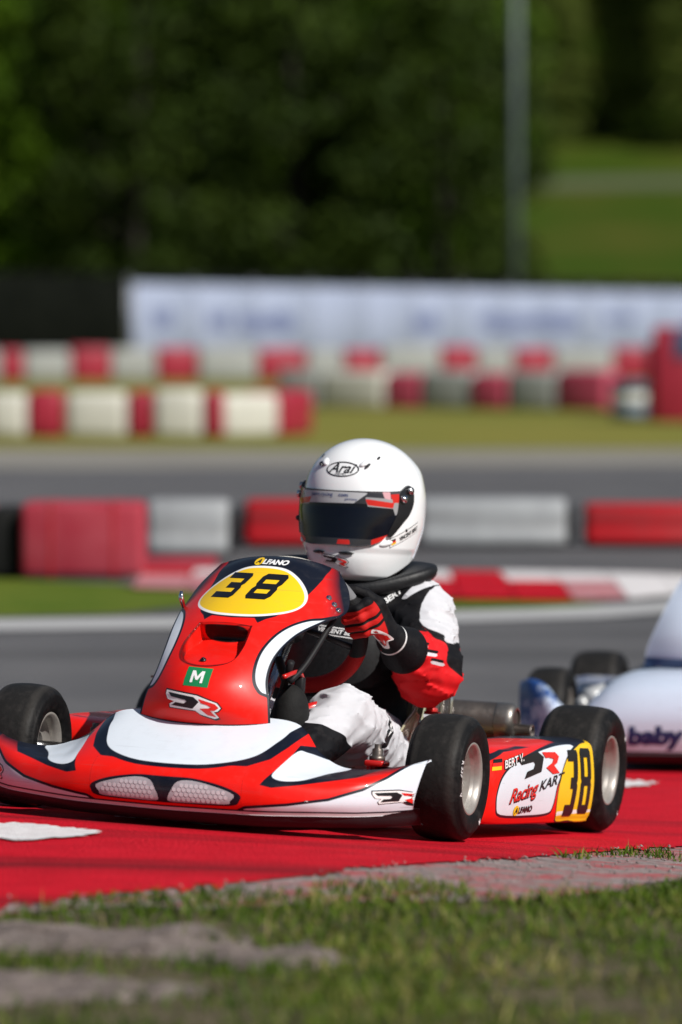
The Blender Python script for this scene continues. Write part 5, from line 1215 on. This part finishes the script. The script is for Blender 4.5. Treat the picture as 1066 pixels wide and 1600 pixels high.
# ------------------------------------------------------------------ far ground, striped walls, banner
M['pale_ground'] = mat('pale_ground', (.24, .225, .195), .9, col2=(.17, .16, .14), vscale=.6, bump=.3)
strip('runoff', [(-60, 35.5), (-2, 35.5), (4, 36.5), (60, 44), (60, 49), (6, 41), (0, 40.5), (-3, 40.8), (-60, 40.8)], .004, M['pale_ground'], kind='structure')
strip('far_grass', [(-60, 41), (-3, 41), (0, 40.6), (6, 41.2), (60, 49.5), (160, 60), (160, 160), (-160, 160), (-160, 41)], .004, M['dry_turf'], kind='structure')
M['wall_red'] = mat('wall_red', (.30, .010, .030), .5, var=.15, vscale=2); M['wall_white'] = mat('wall_white', (.52, .51, .45), .55, var=.12, vscale=2)
M['wall_grey'] = mat('wall_grey', (.28, .29, .275), .55, var=.12, vscale=2)
def striped_wall(px_list, base_fn, h, label, dep=.45, cols=('wall_white', 'wall_red')):
    x0, d0 = px_list[0][0], base_fn(px_list[0][0])
    root = empty('striped_barrier', Matrix.Translation((X(x0, d0), d0, Z0)), label=label, category='barrier')
    for (a, b, c) in px_list:
        da, db = base_fn(a), base_fn(b); A = np.array((X(a, da), da)); B = np.array((X(b, db), db)); L = np.linalg.norm(B - A); ang = math.atan2(B[1] - A[1], B[0] - A[0])
        jr = random.Random(int(a * 7 + h * 1000)); hj = h * jr.uniform(.94, 1.05); ang += jr.uniform(-.05, .05)
        V, Fq = rbox_geo((0, dep / 2 + jr.uniform(-.03, .03), hj / 2 + .003), (L - .02, dep, hj), .07, 3, None)
        ca, sa = math.cos(ang), math.sin(ang); V = np.column_stack([V[:, 0] * ca - V[:, 1] * sa + (A[0] + B[0]) / 2 - X(x0, d0), V[:, 0] * sa + V[:, 1] * ca + (A[1] + B[1]) / 2 - d0, V[:, 2]])
        mesh_obj('barrier_block', V, Fq, M[c], root)
    return root
M['wall_pink'] = mat('wall_faded_red', (.38, .045, .085), .6, var=.25, vscale=2)
W_, R_, G_ = 'wall_white', 'wall_red', 'wall_grey'
striped_wall([(-190, -140, R_), (-140, -55, W_), (-55, -20, R_), (-20, 42, W_), (42, 101, R_), (101, 198, W_), (198, 238, R_), (238, 317, W_), (317, 352, R_), (352, 442, W_), (442, 490, R_)], lambda p: 44.6 + max(0, p - 420) * .02, .455, 'low red and white block barrier across the grass at left')
striped_wall([(-220, -150, R_), (-150, -70, G_), (-70, -35, R_), (-35, 2, G_), (2, 37, R_), (37, 112, G_), (112, 173, R_), (173, 247, G_), (247, 309, R_), (309, 404, G_), (404, 480, R_), (480, 540, G_), (540, 595, R_), (595, 690, G_), (690, 745, R_), (745, 805, G_), (805, 865, R_), (865, 960, G_), (960, 1040, R_), (1040, 1130, G_), (1130, 1200, R_)], lambda p: 86.0 + p * .004, .62, 'upper red and grey block barrier running below the white banner')
striped_wall([(430, 500, G_), (500, 600, W_), (600, 655, 'wall_pink'), (655, 735, G_), (735, 792, 'wall_pink'), (792, 868, G_), (868, 948, 'wall_pink')], lambda p: 60.0 - (p - 430) * .0045, .50, 'nearer red and white block barrier curving behind the helmet to the right')
# white banner fence, receding to the right
M['banner'] = livery('banner_cloth', (.30, .34, .46), [], .6, 0, .03)
M['banner_mark'] = mat('banner_mark', (.10, .13, .27), .6, col2=(.19, .22, .36), vscale=3)
M['post'] = mat('galvanised', (.30, .31, .32), .4, metal=.6, var=.2, vscale=3)
bA = np.array((X(208, 105), 105.0)); bB = np.array((X(1300, 158), 158.0)); bd_ = (bB - bA) / np.linalg.norm(bB - bA); bl = np.linalg.norm(bB - bA)
ban = empty('advertising_banner', Matrix.Translation((bA[0], bA[1], Z0)), label='long white advertising banner with blurred blue print on the fence', category='banner')
ban.rotation_euler.z = math.atan2(bd_[1], bd_[0])
nb_ = 16; L = bl / nb_
for i in range(nb_): mesh_obj('banner_panel', *rbox_geo((L * (i + .5), 0, 1.08), (L - .03, .03, 1.85), .008, 1), M['banner'], ban)
for i in range(nb_ + 1): mesh_obj('post', *tube_geo([(L * i, .09, 0), (L * i, .09, 2.15)], .04, 8), M['post'], ban)
rs = np.random.RandomState(8)
for (a, b, zc, hh_) in ((1.0, 2.2, 1.2, .5), (4.2, 5.6, 1.15, .45), (6.0, 9.6, 1.1, .5), (17.5, 19.5, 1.1, .5), (22.5, 31, 1.1, .5), (33, 36, 1.2, .35), (41, 47, 1.1, .5)):
    pts = smooth_poly([(a, zc), (a + .1 * (b - a), zc + hh_ / 2), (a + .4 * (b - a), zc + hh_ * .3), (a + .7 * (b - a), zc + hh_ / 2), (b, zc + .1), (b - .1 * (b - a), zc - hh_ / 2), (a + .5 * (b - a), zc - hh_ * .35), (a + .2 * (b - a), zc - hh_ / 2)], 4)
    me = fill2d([pts]); V = [(v.co.x, -.020, v.co.y) for v in me.vertices]; Fq = [list(p.vertices) for p in me.polygons]; bpy.data.meshes.remove(me)
    mesh_obj('printed_mark', V, Fq, M['banner_mark'], ban, smooth=False)
# dark mesh fence behind it
M['mesh_dark'] = mat('fence_cloth', (.003, .004, .003), .95, spec=.03, col2=(.008, .009, .007), vscale=1.5)
fA = np.array((X(-400, 116), 112.0)); fB = np.array((X(1300, 165), 166.0)); fd = (fB - fA) / np.linalg.norm(fB - fA); fl_ = np.linalg.norm(fB - fA)
fen = empty('screen_fence', Matrix.Translation((fA[0], fA[1], Z0)), label='dark cloth covered fence behind the white banner and at far left', category='fence'); fen.rotation_euler.z = math.atan2(fd[1], fd[0])
L = fl_ / 20
for i in range(20): mesh_obj('fence_panel', *rbox_geo((L * (i + .5), 0, 1.25), (L - .02, .04, 2.4), .006, 1), M['mesh_dark'], fen)
for i in range(21): mesh_obj('post', *tube_geo([(L * i, .1, 0), (L * i, .1, 2.5)], .05, 8), M['mesh_dark'], fen)
# lamp mast
pm_ = empty('metal_mast', Matrix.Translation((X(805, 141), 141, Z0)), label='tall pale grey metal mast rising behind the banner', category='mast')
mesh_obj('shaft', *lathe_geo([(.001, 0), (.16, 0), (.15, 6), (.13, 16), (.001, 16)], 'Z', 20), mat('mast_paint', (.075, .10, .095), .5, metal=.2, var=.1, vscale=1), pm_)
mesh_obj('base_plate', *rbox_geo((0, 0, .03), (.8, .8, .06), .01), M['post'], pm_)
for k in range(3): mesh_obj('floodlight', *rbox_geo((-.9 + .9 * k, -.25, 15.6), (.7, .25, .5), .03), M['post'], pm_)
# objects by the right edge: red board post and painted tyre stack
mb = empty('marshal_board', Matrix.Translation((X(1062, 51.5), 51.5, Z0)), label='upright dark red board with blue upper panel at the right edge', category='board')
mesh_obj('body', *rbox_geo((0, 0, .55), (.60, .22, 1.08), .03), M['wall_red'], mb)
mesh_obj('panel', *rbox_geo((.10, -.115, .90), (.36, .02, .34), .01), mat('board_blue', (.05, .08, .16), .5), mb)
mesh_obj('side_post', *rbox_geo((-.34, .05, .45), (.07, .1, .9), .02), M['wall_red'], mb)
ts = empty('tyre_stack', Matrix.Translation((X(985, 53), 53, Z0)), label='small stack of white and dark painted tyres beside the dark red board', category='tyre stack')
for i, c in enumerate(((.10, .14, .20), (.55, .55, .5), (.05, .07, .10))):
    V, Fq = lathe_geo(np.array([(.12, .02), (.20, 0), (.24, .04), (.245, .08), (.24, .12), (.20, .155), (.12, .14)]), 'Z', 28, (0, 0, .004 + i * .155)); mesh_obj('tyre', V, Fq, mat('stack_paint', c, .6), ts)

# ------------------------------------------------------------------ hillside and trees
M['hill'] = mat('hill_grass', (.020, .060, .002), .95, spec=.05, col2=(.070, .075, .012), vscale=.09, bump=.5, bscale=2)
hx_ = np.linspace(-160, 160, 65); hy_ = np.linspace(150, 400, 51); HX, HY = np.meshgrid(hx_, hy_, indexing='ij')
HZ = Z0 + .02 + np.interp(HY, [150, 158, 178, 200, 232, 238, 300, 400], [-.6, .2, 1.4, 3.8, 7.4, 8.3, 22, 40]) + .4 * np.sin(HX * .07) * np.clip((HY - 160) / 60, 0, 1)
mesh_obj('hillside', np.stack([HX, HY, HZ], -1).reshape(-1, 3), grid_faces(65, 51), M['hill'], kind='structure')
# pale track across the slope
tx = np.linspace(-160, 160, 65); T_ = np.stack([np.stack([tx, np.full(65, yy), Z0 + .09 + np.interp(yy, [232, 238], [7.4, 8.3]) + .4 * np.sin(tx * .07)], -1) for yy in (232.5, 237.5)], 1)
mesh_obj('hill_path', T_.reshape(-1, 3), grid_faces(65, 2), mat('path_gravel', (.085, .10, .055), .9, spec=.1), kind='structure')
def hill_z(x_, y_): return float(Z0 + .02 + np.interp(y_, [150, 158, 178, 200, 232, 238, 300, 400], [-.6, .2, 1.4, 3.8, 7.4, 8.3, 22, 40]) + .4 * math.sin(x_ * .07) * min(1, max(0, (y_ - 160) / 60)))
def leaf_mat(name, c1, c2):
    m = grass_mat(name, c1, tuple((a + b) / 2 for a, b in zip(c1, c2)), c2); return m
LEAF = [leaf_mat('leaf_dark', (.014, .028, .0025), (.042, .068, .007)), leaf_mat('leaf_mid', (.028, .070, .002), (.085, .150, .007)), leaf_mat('leaf_light', (.065, .095, .012), (.14, .17, .035))]
M['bark'] = mat('bark', (.016, .013, .009), .9, var=.4, vscale=3, bump=.5, bscale=8)
def tree_meshes(seed, H, Rr, low, ncl=150, leaf=.42):
    r = np.random.RandomState(seed); limbs = [tube_geo([(0, 0, 0), (.15, .05, H * .3), (-.1, .1, H * .6), (.05, 0, H * .92)], [.24, .18, .12, .04], 8, 3)]
    cen = []
    for k in range(ncl):
        t = r.uniform(low, 1); zz = t * H; prof = Rr * (math.sin(math.pi * min(1, (t - low) / (1 - low) * .82 + .16)) ** .7)
        a = r.uniform(0, 6.283); rr_ = prof * math.sqrt(r.uniform(.3, 1)); c = np.array((rr_ * math.cos(a), rr_ * math.sin(a), zz)); cen.append(c)
        if k % 7 == 0: limbs.append(tube_geo([(0, 0, max(.4, zz - rr_ * .5)), c * [.5, .5, 1] - [0, 0, rr_ * .15], c], [.10, .07, .02], 5, 2))
    cen = np.array(cen); nl = 85; n = ncl * nl
    C_ = np.repeat(cen, nl, 0); dirs = r.normal(size=(n, 3)); dirs /= np.linalg.norm(dirs, axis=1)[:, None]
    rad_ = np.repeat(r.uniform(.55, 1.25, ncl), nl) * r.uniform(.3, 1, n) ** .5; P = C_ + dirs * rad_[:, None] * [1.15, 1.15, .8]
    u = r.normal(size=(n, 3)); u /= np.linalg.norm(u, axis=1)[:, None]; v = np.cross(u, r.normal(size=(n, 3))); v /= np.linalg.norm(v, axis=1)[:, None]; s_ = leaf * r.uniform(.5, 1.1, n)[:, None] / 2
    V = np.stack([P - u * s_, P + v * s_ * .55, P + u * s_, P - v * s_ * .55], 1).reshape(-1, 3); Q = np.arange(n * 4).reshape(-1, 4)
    sh = np.repeat(np.clip(np.repeat(r.uniform(.1, .8, ncl), nl) + r.uniform(-.2, .2, n), 0, 1), 4)
    return merge(*limbs), V, Q, sh
PROTO = []
for k, (H, Rr, low) in enumerate([(15, 3.4, .06), (17, 3.0, .05), (13, 3.8, .07), (16, 3.2, .04)]): PROTO.append(tree_meshes(20 + k, H, Rr, low))
def make_tree(k, lm, x_, y_, s_, rot, label, group='trees along the far side of the track'):
    (tv, tf), V, Q, sh = PROTO[k]; key = (k, lm)
    root = empty('broadleaf_tree', None, label=label, category='tree', group=group); root.location = (x_, y_, hill_z(x_, y_) - .1 if y_ > 150 else Z0); root.rotation_euler.z = rot; root.scale = (s_, s_, s_)
    if key not in TM_:
        TM_[key] = (mesh_obj('trunk', tv, tf, M['bark'], root), mesh_obj('crown', V, Q, LEAF[lm], root, smooth=False, attrs={'shade': sh}))
    else:
        for o in TM_[key]: c = o.copy(); COL.objects.link(c); c.parent = root
TM_ = {}
D1 = 'tree in the dark front row behind the fence, '
for (px, d, k, lm, s_, lb) in [
  (-190, 150, 1, 0, 1.0, 'dark tree behind the fence, left of the photo edge'), (-60, 146, 0, 1, .95, 'leafy green tree at the left edge behind the dark fence'),
  (75, 152, 3, 1, 1.0, 'second leafy tree from the left edge behind the dark fence'), (215, 145, 1, 0, 1.0, 'darkest tree above the left end of the white banner'),
  (345, 153, 2, 1, 1.1, 'broad green tree rising above the left part of the banner'), (460, 147, 3, 0, 1.0, 'dark narrow tree above the driver helmet'),
  (570, 153, 0, 1, 1.05, 'green tree above the middle of the banner'), (690, 149, 2, 0, .95, 'dark green tree just left of the metal mast'),
  (130, 172, 2, 0, 1.15, 'dark tree in the back row, behind the leafy trees at left'), (300, 176, 1, 1, 1.15, 'tall back row tree between the two dark trees at left'), (530, 174, 3, 0, 1.15, 'dark back row tree behind the middle of the row'), (680, 180, 0, 1, 1.2, 'tall back row tree near the metal mast'),
  (400, 186, 0, 0, 1.2, 'dark tree deepest in the wood, left of centre'), (10, 182, 3, 0, 1.2, 'dark back row tree at the far left'), (-160, 178, 2, 1, 1.2, 'back row tree beyond the left edge')]:
    make_tree(k, lm, X(px, d), d, s_, px * .37, lb)
for (px, d, k, lm, s_, lb) in [(850, 248, 0, 2, .75, 'pale green tree on the slope just right of the mast'), (935, 252, 2, 2, .85, 'yellowish green tree on the slope, top right'), (1010, 250, 3, 2, .8, 'pale tree on the slope nearest the right edge'), (1090, 246, 1, 2, .9, 'nearest pale tree on the slope, cut off by the right edge'), (780, 256, 2, 1, .95, 'green tree on the slope behind the mast'),
  (890, 285, 1, 2, 1.1, 'green tree higher up the slope, right of the mast'), (980, 290, 0, 2, 1.1, 'pale green tree higher up the slope, top right'), (1070, 288, 3, 2, 1.1, 'green tree high on the slope at the right edge'), (1180, 260, 2, 1, 1.0, 'tree on the slope beyond the right edge')]:
    make_tree(k, lm, X(px, d), d, s_, px * .53, lb, 'trees on the slope at right')
